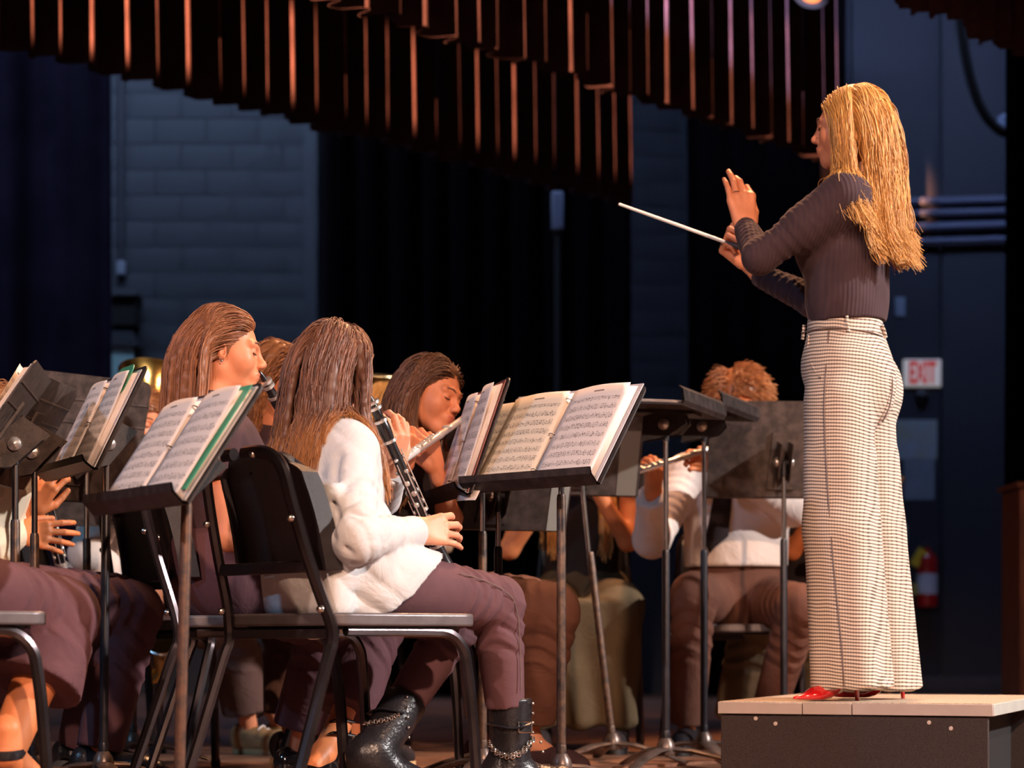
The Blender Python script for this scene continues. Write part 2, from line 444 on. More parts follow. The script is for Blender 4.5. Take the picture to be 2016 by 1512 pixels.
# brown cabinet edge at the right border
wc = empty('wooden_cabinet', (W(2045, 0, 12.0).x, 12.0, 0), label='tall reddish brown wooden cabinet cut by the right border', cat='cabinet')
M_cab = mat('cabinet_wood', (0.20, 0.055, 0.022), 0.45, noise=0.4, nscale=9, nstretch=(6, 6, 0.6))
MB().box((0, 0.2, 0.62), (0.21, 0.45, 1.18)).build('body', M_cab, wc, bevel=0.008)
MB().box((0, 0.2, 1.23), (0.25, 0.5, 0.03)).build('top', M_cab, wc, bevel=0.006)
MB().box((0, 0.2, 0.02), (0.19, 0.40, 0.04)).build('plinth', M_gap, wc)
# stage lamp glowing above
sl = empty('stage_lamp', W(1598, -12, 12.6), label='stage lamp glowing orange at the top edge above the conductor', cat='lamp')
MB().lathe([(0.05, 0.36), (0.085, 0.30), (0.09, 0.02), (0.105, 0.0), (0.10, -0.01)], (0, 0, 0.0), (0.25, 0.55, 1), 18).build('housing', M_gap, sl)
MB().lathe([(0.001, -0.012), (0.06, -0.010), (0.088, 0.002), (0.088, 0.006)], (0, 0, 0), (0.25, 0.55, 1), 18).build('lens', mat('lamp_glow', (0.06, 0.02, 0.01), 0.6, emit=((1.0, 0.26, 0.05), 1.6)), sl)
MB().tube(smoothpath([(-0.12, 0.08, 0.12), (-0.12, 0.08, 0.38), (0.0, 0.09, 0.48), (0.12, 0.08, 0.38), (0.12, 0.08, 0.12)]), 0.01, 6).tube([(0, 0.09, 0.47), (0, 0.09, 2.6)], 0.015, 6).build('yoke', M_gap, sl)

# ------------------------------------------------------------------ podium
A = W(1413, 1383, 6.36).xy; B = W(1955, 1388, 6.10).xy
e = (B - A).normalized(); nb = Vector((-e.y, e.x))
pw = (B - A).length; pd = 1.06; PZ = 0.236
pod = empty('podium', (A.x, A.y, 0), math.atan2(e.y, e.x), 'low conductor podium with pale top edge and dark carpeted front', 'podium')
M_ptop = mat('podium_carpet_top', (0.55, 0.42, 0.31), 0.95, noise=0.35, nscale=140, bump=0.5, bscale=300)
M_pedge = mat('podium_edge', (0.44, 0.37, 0.34), 0.4, noise=0.08, nscale=12)
M_pfront = mat('podium_front_carpet', (0.042, 0.029, 0.029), 0.92, noise=0.4, nscale=320, bump=0.4, bscale=500)
MB().box((pw / 2, pd / 2, PZ - 0.004), (pw - 0.006, pd - 0.006, 0.008)).build('top', M_ptop, pod, False)
for a, b in ((0, 0.315), (0.3165, 0.497), (0.4985, 1.0)):
    MB().box((pw * (a + b) / 2, 0.008, PZ - 0.018), (pw * (b - a) - 0.001, 0.018, 0.032)).build('edge_trim', M_pedge, pod, bevel=0.0015)
MB().box((pw - 0.008, pd / 2 + 0.008, PZ - 0.018), (0.018, pd - 0.02, 0.032)).build('edge_trim', mat('podium_edge_pale', (0.50, 0.50, 0.46), 0.4, noise=0.08), pod, bevel=0.0015)
MB().box((0.008, pd / 2 + 0.008, PZ - 0.018), (0.018, pd - 0.02, 0.032)).build('edge_trim', M_pedge, pod, bevel=0.0015)
MB().box((pw / 2 - 0.004, 0.02, 0.101), (pw - 0.02, 0.02, 0.198)).build('front_panel', M_pfront, pod, bevel=0.003)
MB().box((pw / 2, pd - 0.03, 0.101), (pw - 0.02, 0.02, 0.198)).build('back_panel', M_pfront, pod)
MB().box((0.02, pd / 2, 0.101), (0.02, pd - 0.08, 0.198)).build('side_panel', M_pfront, pod)
MB().box((pw - 0.10, pd / 2, 0.101), (0.02, pd - 0.08, 0.198)).build('side_panel', M_gap, pod)
for u, v in ((1489, 1418), (1529, 1428), (1832, 1422), (1874, 1433)):
    fx_ = (u - 1413) / (1955 - 1413) * pw
    MB().lathe([(0.0001, 0.0), (0.0062, 0.0), (0.0055, 0.004), (0.0001, 0.005)], (fx_, 0.0105, PZ - (v - 1384) / 722), (0, -1, 0), 12).build('bolt_cap', mat('bolt_cap', (0.5, 0.42, 0.38), 0.4), pod)
# ------------------------------------------------------------------ chairs
M_shell = mat('chair_shell_black', (0.019, 0.014, 0.016), 0.42, noise=0.15, nscale=60, bump=0.25, bscale=700)
M_chrome = mat('chair_tube', (0.085, 0.07, 0.075), 0.22, metal=0.9, noise=0.2, nscale=14)
M_seat_e = mat('chair_seat_edge', (0.16, 0.14, 0.15), 0.35, metal=0.35, noise=0.15, nscale=30)
M_bolt = mat('bolt_steel', (0.6, 0.55, 0.52), 0.25, metal=1.0)
SZ = 0.468
def rrect(w, h, r, n=5):
    out = []
    for cx, cy, a0 in ((w / 2 - r, h / 2 - r, 0), (-w / 2 + r, h / 2 - r, 90), (-w / 2 + r, -h / 2 + r, 180), (w / 2 - r, -h / 2 + r, 270)):
        for k in range(n + 1):
            a = math.radians(a0 + 90 * k / n)
            out.append((cx + r * math.cos(a), cy + r * math.sin(a)))
    return out
def make_chair():
    t = empty('band_chair')
    # seat: rounded slab
    MB().prism(rrect(0.43, 0.45, 0.05), 0.030, Matrix.Translation((0.005, 0, SZ - 0.015))).build('seat', M_seat_e, t, bevel=0.006)
    MB().prism(rrect(0.38, 0.40, 0.05), 0.008, Matrix.Translation((0.005, 0, SZ - 0.034))).build('seat_pan', M_shell, t)
    # backrest shell: curved panel, concave to the front, with returned rim
    rows, cols = 12, 17
    def bp(i, j, off):
        tt = i / (rows - 1); s = -1 + 2 * j / (cols - 1)
        wv = 0.180 - 0.020 * tt ** 1.5 - 0.035 * max(0, tt - 0.86) / 0.14 * (abs(s) ** 3)
        y = s * wv
        z = 0.565 + 0.275 * tt - 0.03 * max(0, tt - 0.8) / 0.2 * abs(s) ** 4
        x = -0.205 - 0.082 * tt + 0.022 * s * s + 0.012 * math.sin(tt * 3) + off
        return (x, y, z)
    back = np.array([[bp(i, j, 0) for j in range(cols)] for i in range(rows)])
    front = np.array([[bp(i, j, 0.022) for j in range(cols)] for i in range(rows)])
    mb = MB().grid(back).grid(front[:, ::-1])
    def ring(G):
        return np.concatenate([G[0], G[1:, -1], G[-1, ::-1][1:], G[::-1, 0][1:-1]])
    rb, rf = ring(back), ring(front)
    mb.grid(np.stack([rb, rf]), closed=True)
    # side wings that wrap around the frame (thick black returns)
    for s in (-1, 1):
        j = 0 if s < 0 else cols - 1
        tw = [1.0 - 0.75 * max(0, i / (rows - 1) - 0.78) / 0.22 for i in range(rows)]
        P0 = [back[i, j] + np.array((-0.020 * tw[i], 0.004 * s, 0)) for i in range(rows)]
        P1 = [front[i, j] + np.array((0.012 * tw[i] - 0.006, 0.004 * s, 0)) for i in range(rows)]
        P2 = [p + np.array((0, -0.010 * s, 0)) for p in P1]
        P3 = [p + np.array((0, -0.010 * s, 0)) for p in P0]
        mb.grid(np.stack([P0, P1, P2, P3], 1), closed=True)
    mb.build('backrest', M_shell, t)
    # rear frame: inverted U behind the panel, running down past the seat and kicking back to the floor
    def post(s):
        return [(-0.318, s * 0.02, 0.834), (-0.317, s * 0.09, 0.833), (-0.312, s * 0.138, 0.818), (-0.303, s * 0.160, 0.785), (-0.286, s * 0.170, 0.71), (-0.256, s * 0.183, 0.60), (-0.224, s * 0.197, 0.50),
                (-0.208, s * 0.211, 0.44), (-0.207, s * 0.213, 0.40), (-0.222, s * 0.216, 0.36), (-0.285, s * 0.222, 0.17), (-0.338, s * 0.228, 0.012)]
    for s in (-1, 1):
        leg = MB().tube(smoothpath(post(s), 4), 0.0135, 8, flat=(1.0, 1.15)).build('rear_leg', M_chrome, t)
        MB().lathe([(0.014, 0), (0.016, 0.004), (0.016, 0.02), (0.012, 0.03)], (-0.341, s * 0.228, 0.0), (0.15, 0, 1), 10).build('foot_glide', M_shell, leg)
        fl_ = MB().tube(smoothpath([(-0.16, s * 0.200, SZ - 0.040), (0.06, s * 0.200, SZ - 0.040), (0.135, s * 0.202, SZ - 0.046), (0.175, s * 0.207, SZ - 0.08), (0.188, s * 0.210, SZ - 0.13), (0.20, s * 0.215, 0.22), (0.212, s * 0.222, 0.012)], 5), 0.013, 8, flat=(1.0, 1.1)).build('front_leg', M_chrome, t)
        MB().lathe([(0.014, 0), (0.016, 0.004), (0.016, 0.02), (0.012, 0.03)], (0.213, s * 0.222, 0.0), (0, 0, 1), 10).build('foot_glide', M_shell, fl_)
    MB().box((-0.247, 0, 0.572), (0.022, 0.36, 0.028)).build('crossbar', M_chrome, t, bevel=0.004)
    MB().box((-0.19, 0, SZ - 0.048), (0.03, 0.40, 0.022)).build('crossbar', M_shell, t, bevel=0.004)
    for y, z, x in ((-0.07, 0.828, -0.321), (0.07, 0.828, -0.321), (-0.174, 0.68, -0.290), (0.174, 0.68, -0.290), (-0.205, 0.475, -0.230), (0.205, 0.475, -0.230)):
        MB().lathe([(0.0001, 0.012), (0.006, 0.011), (0.009, 0.006), (0.009, 0)], (x, y, z), (-1, 0, 0.1), 10).build('bolt', M_bolt, t)
    MB().lathe([(0.0001, 0.004), (0.004, 0.003), (0.004, 0)], (-0.283, 0, 0.79), (-1, 0, 0.2), 10).build('bolt', M_shell, t)
    return t
chair_proto = make_chair()
_first = [True]
def chair(x, y, deg, label):
    o = chair_proto if _first[0] else copy_tree(chair_proto)
    _first[0] = False
    o.location = (x, y, 0); o.rotation_euler = (0, 0, math.radians(deg))
    tag(o, label, 'chair', 'band chairs')
    return o

# ------------------------------------------------------------------ music stands
M_desk = mat('stand_black', (0.030, 0.022, 0.022), 0.5, noise=0.5, nscale=35, bump=0.12, bscale=300, spec=0.4)
M_desk2 = mat('stand_brown_black', (0.060, 0.040, 0.034), 0.5, noise=0.5, nscale=35, bump=0.12, bscale=300, spec=0.4)
M_tube = mat('stand_tube_worn', (0.045, 0.032, 0.030), 0.4, metal=0.3, col2=(0.13, 0.075, 0.05), nscale=55)
M_tubeb = mat('stand_tube_black', (0.018, 0.016, 0.022), 0.35, metal=0.2, noise=0.3, nscale=40)
M_rod = mat('stand_rod_chrome', (0.55, 0.50, 0.48), 0.2, metal=1.0)
M_knob = mat('stand_knob', (0.55, 0.50, 0.47), 0.3, metal=0.8)
M_base = mat('stand_base', (0.16, 0.115, 0.10), 0.35, metal=0.5, noise=0.4, nscale=20)

def stand(x, y, face_deg, tilt_deg, zlow, label, w=0.50, h=0.315, tube=None, tube_top=0.62, lean=(0, 0), base_deg=0, desk=None, groove=True, back_u=0.0, lip=0.058, dxy=(0, 0), cutoff=False):
    """face_deg: azimuth towards which the desk front looks; zlow: height of the desk's lower edge.
    returns (root, M) where M maps desk-local (x across, y up, z out of the front) to world"""
    t = empty('music_stand', (x, y, 0), 0, label, 'music stand', 'music stands')
    desk = desk or M_desk; tube = tube or M_tube
    n_h = Vector((math.cos(math.radians(face_deg)), math.sin(math.radians(face_deg)), 0))
    tl = math.radians(tilt_deg)
    up = Vector((0, 0, math.cos(tl))) - n_h * math.sin(tl)
    nr = n_h * math.cos(tl) + Vector((0, 0, math.sin(tl)))
    ax = up.cross(nr).normalized()
    pv = Vector((lean[0] + dxy[0], lean[1] + dxy[1], zlow + 0.38 * h * math.cos(tl)))          # pivot at the back of the desk
    org = pv - up * (0.38 * h) + nr * 0.045
    M = Matrix.Translation(org) @ Matrix((ax, up, nr)).transposed().to_4x4()
    # desk plate: rounded top corners
    r = 0.03
    out = [(-w / 2, 0), (w / 2, 0), (w / 2, h - r)] + [(w / 2 - r + r * math.cos(a), h - r + r * math.sin(a)) for a in np.linspace(0.3, 1.57, 4)] + [(-w / 2 + r + r * math.cos(a), h - r + r * math.sin(a)) for a in np.linspace(1.57, 2.84, 4)] + [(-w / 2, h - r)]
    dk = MB().prism(out, 0.004, M).build('desk', desk, t, False)
    if groove:
        for gy in (0.62, 0.80):
            MB().tube([M @ Vector((-w / 2 + 0.004, h * gy, -0.001)), M @ Vector((w / 2 - 0.004, h * gy, -0.001))], 0.0042, 6).build('stiffening_rib', desk, dk)
    # ledge with bent-up lip
    G = [[tuple(M @ Vector((s * (w / 2 - 0.000), b, a))) for s in (-1, 1)] for a, b in ((0.0, 0.0), (0.012, -0.008), (lip * 0.8, -0.001), (lip, 0.014), (lip - 0.003, 0.015), (lip * 0.8 - 0.003, 0.004), (0.012, -0.003), (0.0, 0.004))]
    MB().grid(np.array(G)).build('ledge', desk, t, False)
    # bracket
    MB().prism([(-0.05, -0.1), (0.05, -0.1), (0.035, 0.1), (-0.035, 0.1)], 0.008, M @ Matrix.Translation((0, h * 0.38, -0.007))).build('bracket', desk, t, False)
    side = ax
    yo = MB()
    for s in (-1, 1):
        yo.prism([(-0.055, -0.02), (0.0, -0.045), (0.03, -0.02), (0.06, 0.10), (-0.02, 0.10)], 0.003, M @ Matrix.Translation((s * 0.02, h * 0.38 - 0.03, -0.042)) @ Matrix.Rotation(math.pi / 2, 4, 'Y'))
    yo.build('yoke', desk, t, False)
    for s in (-1, 1):
        MB().lathe([(0.0001, 0.016), (0.006, 0.015), (0.017, 0.008), (0.019, 0.002), (0.019, 0)], pv + side * s * 0.022, side * s, 14).build('knob', M_knob, t)
    MB().tube([(pv.x, pv.y, pv.z - 0.05), pv], 0.011, 10).tube([Vector((pv.x, pv.y, pv.z)) - side * 0.02, pv + side * 0.02], 0.009, 8).build('swivel', M_tubeb, t)
    # rod and outer tube
    foot = Vector((0, 0, 0.07)); top = Vector((pv.x, pv.y, pv.z - 0.04))
    k = (tube_top - foot.z) / (top.z - foot.z)
    mid = foot.lerp(top, k)
    MB().tube([mid - Vector((0, 0, 0.05)), top], 0.0082, 10).build('rod', M_rod, t)
    MB().tube([foot, foot.lerp(top, k * 0.985), mid], [0.0125, 0.0125, 0.0105], 12).build('tube', tube, t)
    MB().lathe([(0.0135, 0), (0.0145, 0.004), (0.0145, 0.05), (0.0135, 0.054)], foot, top - foot, 12).build('collar', tube, t)
    # cast base: three arched legs around a hub
    MB().lathe([(0.03, 0.045), (0.034, 0.055), (0.026, 0.085), (0.016, 0.10)], (0, 0, 0), (0, 0, 1), 14).build('hub', M_base, t)
    for kx in range(3):
        a = math.radians(base_deg + 120 * kx)
        dx_, dy_ = math.cos(a), math.sin(a)
        MB().tube([(dx_ * q, dy_ * q, zz) for q, zz in ((0.0, 0.066), (0.08, 0.060), (0.16, 0.040), (0.22, 0.018), (0.25, 0.008))], [0.024, 0.024, 0.021, 0.018, 0.014], 8, flat=(1.1, 0.36)).build('base_leg', M_base, t)
    M = Matrix.Translation((x, y, 0)) @ M
    return t, M

# printed sheet music: staves, bar lines and notes as flat print on the page
def page_mat(name, tint, rows=9, seed=0.0):
    m = bpy.data.materials.new(name); m.use_nodes = True
    nt = m.node_tree; b = nt.nodes['Principled BSDF']; b.inputs['Roughness'].default_value = 0.75
    b.inputs['Specular IOR Level'].default_value = 0.15
    uv = nt.nodes.new('ShaderNodeUVMap'); sp = nt.nodes.new('ShaderNodeSeparateXYZ'); nt.links.new(uv.outputs[0], sp.inputs[0])
    def mth(op, a, c=None, d=None):
        n = nt.nodes.new('ShaderNodeMath'); n.operation = op
        for i, q in enumerate((a, c, d)):
            if q is None: continue
            if hasattr(q, 'links') or hasattr(q, 'is_linked'): nt.links.new(q, n.inputs[i])
            else: n.inputs[i].default_value = q
        return n.outputs[0]
    U, V = sp.outputs[0], sp.outputs[1]
    vr = mth('MULTIPLY', V, rows / 0.9)
    fr = mth('FRACT', vr)
    # five staff lines inside the band 0.35..0.65 of each row
    st = mth('MULTIPLY', mth('SUBTRACT', fr, 0.33), 1 / 0.075)
    line = mth('LESS_THAN', mth('ABSOLUTE', mth('SUBTRACT', mth('FRACT', st), 0.5)), 0.16)
    band = mth('MULTIPLY', mth('GREATER_THAN', fr, 0.33), mth('LESS_THAN', fr, 0.705))
    ink = mth('MULTIPLY', mth('MULTIPLY', line, band), 0.55)
    # notes: stretched noise cells, dense inside the band
    cm = nt.nodes.new('ShaderNodeCombineXYZ')
    nt.links.new(mth('MULTIPLY', U, 34.0), cm.inputs[0]); nt.links.new(mth('MULTIPLY', vr, 5.0), cm.inputs[1]); cm.inputs[2].default_value = seed
    vo = nt.nodes.new('ShaderNodeTexVoronoi'); vo.inputs['Scale'].default_value = 1.0; nt.links.new(cm.outputs[0], vo.inputs['Vector'])
    note = mth('LESS_THAN', vo.outputs['Distance'], 0.30)
    band2 = mth('MULTIPLY', mth('GREATER_THAN', fr, 0.27), mth('LESS_THAN', fr, 0.78))
    cm2 = nt.nodes.new('ShaderNodeCombineXYZ')
    nt.links.new(mth('MULTIPLY', U, 26.0), cm2.inputs[0]); nt.links.new(mth('FLOOR', vr), cm2.inputs[1]); cm2.inputs[2].default_value = seed + 3
    wn = nt.nodes.new('ShaderNodeTexNoise'); wn.inputs['Scale'].default_value = 1.7; nt.links.new(cm2.outputs[0], wn.inputs['Vector'])
    stem = mth('MULTIPLY', mth('LESS_THAN', mth('FRACT', mth('MULTIPLY', U, 31.0)), 0.13), mth('GREATER_THAN', wn.outputs['Fac'], 0.47))
    stem = mth('MULTIPLY', stem, mth('MULTIPLY', mth('GREATER_THAN', fr, 0.38), mth('LESS_THAN', fr, 0.86)))
    beam = mth('MULTIPLY', mth('LESS_THAN', mth('ABSOLUTE', mth('SUBTRACT', fr, 0.83)), 0.03), mth('GREATER_THAN', wn.outputs['Fac'], 0.53))
    ink = mth('MAXIMUM', ink, mth('MULTIPLY', mth('MULTIPLY', note, band2), 0.8))
    ink = mth('MAXIMUM', ink, mth('MAXIMUM', mth('MULTIPLY', stem, 0.8), mth('MULTIPLY', beam, 0.8)))
    inb = mth('MULTIPLY', mth('MULTIPLY', mth('GREATER_THAN', U, 0.08), mth('LESS_THAN', U, 0.93)), mth('MULTIPLY', mth('GREATER_THAN', V, 0.03), mth('LESS_THAN', V, 0.87)))
    # heading
    head = mth('MULTIPLY', mth('LESS_THAN', mth('ABSOLUTE', mth('SUBTRACT', V, 0.935)), 0.008), mth('LESS_THAN', mth('ABSOLUTE', mth('SUBTRACT', U, 0.52)), 0.09))
    ink = mth('MAXIMUM', mth('MULTIPLY', ink, inb), mth('MULTIPLY', head, 0.8))
    mx = nt.nodes.new('ShaderNodeMixRGB'); mx.inputs[1].default_value = (*tint, 1); mx.inputs[2].default_value = (0.05, 0.035, 0.035, 1)
    nt.links.new(ink, mx.inputs[0]); nt.links.new(mx.outputs[0], b.inputs['Base Color'])
    return m
PAGES = [page_mat('sheet_music_%d' % i, t, r, i * 2.3) for i, (t, r) in enumerate([((0.74, 0.66, 0.62), 9), ((0.74, 0.66, 0.63), 8), ((0.76, 0.67, 0.56), 9), ((0.72, 0.66, 0.66), 9)])]
M_plain = mat('paper_plain', (0.72, 0.64, 0.60), 0.7, noise=0.05)
M_green = mat('folder_green', (0.06, 0.30, 0.17), 0.45)
M_binder = mat('binder_cover_white', (0.55, 0.52, 0.55), 0.45, noise=0.08)
M_binderk = mat('binder_cover_black', (0.03, 0.025, 0.03), 0.4)

def page_mesh(M, x0, x1, y0, y1, z, m, bow=0.008, name='page', parent=None, twist=0.0, dog=0.0, drop=0.0):
    nx, ny = 10, 10
    G = np.zeros((ny, nx, 3)); UV = []
    for i in range(ny):
        for j in range(nx):
            s, t = j / (nx - 1), i / (ny - 1)
            zz = z + bow * math.sin(math.pi * s) * (0.6 + 0.4 * t) + twist * (t - 0.5) * s + dog * (s if x1 > x0 else 1 - s) * t * t
            G[i, j] = M @ Vector((x0 + (x1 - x0) * s, y0 + (y1 - y0) * t - drop * s, zz))
    mb = MB().grid(G)
    me = mb.mesh(name, m)
    uvl = me.uv_layers.new(name='UVMap')
    for lp in me.loops:
        i, j = divmod(lp.vertex_index, nx)
        uvl.data[lp.index].uv = (j / (nx - 1), i / (ny - 1))
    return me

def binder(M, label, w=0.46, h=0.285, y0=0.006, green=None, cover=None, mats=(0, 1), shift=0.0, loose=False, thick=0.016, lh=None):
    root = empty('music_binder', M @ Vector((shift, y0, 0.01)), 0, label, 'binder', 'music binders')
    inv = Matrix.Translation(-(M @ Vector((shift, y0, 0.01))))
    ML = inv @ M
    cover = cover or M_binder
    for s in (-1, 1):
        MB().prism([(min(0, s * w / 2) + shift, y0), (max(0, s * w / 2) + shift, y0), (max(0, s * w / 2) + shift, y0 + h + 0.01), (min(0, s * w / 2) + shift, y0 + h + 0.01)], 0.003, ML @ Matrix.Translation((0, 0, 0.006))).build('cover', cover, root, False)
        # stack of pages below the open sheet
        mb = MB()
        for k in range(4):
            G = []
            for (cx, cz) in ((0.006 * s, 0.009 + 0.001 * k), (s * w * 0.25, 0.011 + 0.0035 * k), (s * (w / 2 - 0.012 - 0.003 * k), 0.009 + 0.0028 * k)):
                G.append([tuple(ML @ Vector((cx + shift, y0 + 0.003, cz))), tuple(ML @ Vector((cx + shift, y0 + h - 0.002 * k, cz)))])
            mb.grid(np.array(G))
        o = mb.build('page_stack', M_plain, root, fix=False)
        so = o.modifiers.new('paper', 'SOLIDIFY'); so.thickness = 0.0012
        x0, x1 = (-w / 2 + 0.014 + shift, -0.004 + shift) if s < 0 else (0.004 + shift, w / 2 - 0.02 + shift)
        me = page_mesh(ML, x0, x1, y0 + 0.004, y0 + h - 0.008 + (0.004 if s > 0 else -0.002), 0.022 if s > 0 else 0.021, PAGES[mats[0] if s < 0 else mats[1]], bow=0.009, dog=0.010)
        o = link('page', me, root)
        so = o.modifiers.new('paper', 'SOLIDIFY'); so.thickness = 0.0006
    MB().box((0, 0, 0), (0.018, h, 0.008)).build('spine', cover, root, False).matrix_local = ML @ Matrix.Translation((shift, y0 + h / 2, 0.008))
    for ry in (0.12, 0.5, 0.88):
        P = [ML @ Vector((shift + 0.013 * math.cos(a), y0 + h * ry, 0.016 + 0.015 * math.sin(a))) for a in np.linspace(-0.3, math.pi + 0.3, 12)]
        MB().tube(P, 0.0017, 6).build('ring', M_rod, root)
    if green == 'right':
        MB().prism([(0.02 + shift, y0 + 0.02), (w / 2 + 0.000 + shift, y0 + 0.02), (w / 2 + 0.0 + shift, y0 + h + 0.006), (0.02 + shift, y0 + h + 0.006)], 0.002, ML @ Matrix.Translation((0, 0, 0.018))).build('folder', M_green, root, False)
    if green == 'tab':
        MB().prism(rrect(0.16, 0.09, 0.03), 0.002, ML @ Matrix.Translation((shift + w * 0.27, y0 + h - 0.022, 0.022))).build('folder', M_green, root, False)
    if loose:
        me = page_mesh(ML, -w / 2 - 0.05 + shift, -0.03 + shift, y0 + 0.0, y0 + h - 0.02, 0.018, PAGES[2], bow=0.004)
        o = link('page', me, root); o.modifiers.new('paper', 'SOLIDIFY').thickness = 0.0006
        me = page_mesh(ML, -w / 2 - 0.03 + shift, -w / 2 + 0.05 + shift, y0 - 0.045, y0 + 0.06, 0.016, M_plain, bow=0.004)
        o = link('page', me, root); o.modifiers.new('paper', 'SOLIDIFY').thickness = 0.0006
    return root
# ------------------------------------------------------------------ placing chairs, stands, music
chair(-0.385, 5.444, 40, 'black chair under the player in the white shirt, nearest the front')
chair(-0.64, 5.92, 3, 'black chair under the player in the plum T-shirt at left')
chair(-1.305, 5.00, 36, 'chair cut by the left border under the plum culottes')
chair(-0.33, 6.88, -8, 'chair under the brown-haired flute player, mostly hidden')
chair(0.27, 8.80, -93, 'chair under the player in the olive skirt')
chair(0.835, 8.52, -86, 'chair under the boy with the dark tie')
chair(1.22, 9.07, -108, 'chair whose back shows right of the checked trousers')
chair(-1.55, 6.42, 8, 'chair under the cream-shirted clarinet player at left')
chair(-1.46, 8.0, 5, 'chair under the white-shirted player behind the left stands')
chair(-0.92, 7.02, 50, 'chair hidden behind the plum T-shirt player')
chair(-1.36, 9.40, -10, 'chair under the hidden tuba player at the back left')
chair(-0.64, 8.75, -5, 'chair under the blond player at the back')

# front left stand with the white score and green folder
t, M = stand(W(352, 0, 4.95).x, 4.95, 212, 34, 0.66, 'rusty brown music stand in the left foreground with green folder', tube_top=0.705, lean=(0.018, 0), base_deg=20, tube=mat('stand_tube_rusty', (0.055, 0.032, 0.027), 0.45, metal=0.3, col2=(0.13, 0.06, 0.035), nscale=45), w=0.49)
binder(M, 'open score with green folder on the left foreground stand', green='right', mats=(0, 1))
t, M = stand(W(203, 0, 6.28).x, 6.28, 206, 26, 0.838, 'black music stand left of the rusty one, score with green tab', tube_top=0.77, lean=(0.01, 0), base_deg=50, tube=M_tubeb)
binder(M, 'open pinkish score with green tab on the second stand from left', green='tab', mats=(1, 0), w=0.44)
t, M = stand(W(30, 0, 5.75).x, 5.75, 187, 34, 0.80, 'music stand with bright knob at the left border', tube_top=0.71, base_deg=70, desk=M_desk2, dxy=(0.0, 0.0))
binder(M, 'score seen edge-on at the left border', mats=(1, 2), w=0.44)
t, M = stand(W(68, 0, 6.05).x, 6.05, 177, 30, 0.80, 'music stand with dull knob just right of the border stand', tube_top=0.69, base_deg=10, desk=M_desk2)
t, M = stand(W(171, 0, 7.0).x, 7.0, 140, 14, 0.83, 'brownish ribbed music stand back behind the pinkish score', h=0.39, tube_top=0.72, base_deg=10, desk=M_desk2)
t, M = stand(W(262, 0, 7.6).x, 7.6, 120, 16, 0.78, 'ribbed dark music stand back below the brass player face', tube_top=0.62, base_deg=10, desk=M_desk2)
t, M = stand(W(1105, 0, 6.15).x, 6.15, 224, 34, 0.785, 'music stand with the large open white score at centre', h=0.33, tube_top=0.80, base_deg=35)
binder(M, 'large open white score on the centre stand', mats=(2, 3), w=0.475, h=0.312, loose=True)
t, M = stand(W(950, 0, 6.45).x, 6.45, 193, 19, 0.79, 'music stand in front of the flute player face, pink score', h=0.34, tube_top=0.715, base_deg=15)
binder(M, 'narrow pink score in front of the flute player face', mats=(1, 1), w=0.44, h=0.315, cover=mat('binder_red', (0.25, 0.06, 0.05), 0.4))
t, M = stand(W(981, 0, 6.865).x, 6.865, 110, 20, 0.73, 'black music stand back with pale tape strip below the centre score', tube_top=0.69, base_deg=55, tube=M_tubeb)
MB().prism([(-0.245, 0.0), (-0.185, 0.0), (-0.185, 0.30), (-0.245, 0.30)], 0.001, Matrix.Translation(-t.location) @ M @ Matrix.Translation((0, 0, -0.003))).build('tape_strip', mat('tape_grey', (0.22, 0.24, 0.24), 0.3), t, False)
# conductor's two flat stands
t, M = stand(W(1311, 0, 7.15).x, 7.15, -20, 86, 1.075, 'flat conductor stand on the left, bright knob under its tray', tube_top=0.69, base_deg=0, tube=M_tubeb, groove=False)
o = MB().build if False else None
t2, M2 = stand(W(1386, 0, 7.64).x, 7.64, -20, 86, 1.115, 'flat conductor stand on the right with slanted bracket', tube_top=0.71, base_deg=40, tube=M_tubeb, groove=False)
def loose_score(M, label, x0, x1, y0, y1, dog):
    rt = empty('loose_score', M @ Vector(((x0 + x1) / 2, y0, 0.005)), 0, label, 'sheet music', 'loose scores')
    ML = Matrix.Translation(-rt.location) @ M
    for k in range(3):
        me = page_mesh(ML, x0 + 0.01 * k, x1 - 0.006 * k, y0, y1, 0.008 + 0.004 * k, PAGES[k % 2], bow=0.006 + 0.003 * k, dog=dog)
        o = link('page', me, rt); o.modifiers.new('paper', 'SOLIDIFY').thickness = 0.001
loose_score(M, 'white sheets lying on the left flat conductor stand', -0.22, 0.22, 0.02, 0.30, 0.012)
loose_score(M2, 'white sheets lying on the right flat conductor stand', -0.2, 0.2, 0.02, 0.30, 0.006)
t, M = stand(W(1543, 0, 7.9).x, 7.9, 95, 12, 0.90, 'upright dark music stand back beside the checked trousers', tube_top=0.76, base_deg=15, tube=M_tubeb, desk=M_desk2, w=0.52, h=0.335, groove=False)
t, M = stand(W(1206, 0, 7.55).x, 7.55, 108, 14, 0.885, 'leaning music stand with clear strip on its back', tube_top=0.70, base_deg=100, lean=(-0.105, 0), desk=M_desk2, w=0.46, groove=False)
MB().prism([(-0.22, 0.0), (-0.15, 0.0), (-0.15, 0.22), (-0.22, 0.22)], 0.001, Matrix.Translation(-t.location) @ M @ Matrix.Translation((0, 0, -0.003))).build('tape_strip', mat('tape_clear', (0.17, 0.15, 0.13), 0.2), t, False)
t, M = stand(W(1748, 0, 9.3).x, 9.3, 163, 12, 0.93, 'dark music stand edge showing right of the checked trousers', tube_top=0.70, base_deg=30, desk=M_desk2, w=0.5, h=0.24, groove=False)
# ------------------------------------------------------------------ organic modelling: smooth unions of round cones and ellipsoids, meshed with surface nets
def V3(p): return np.array((p[0], p[1], p[2]), dtype=np.float32)

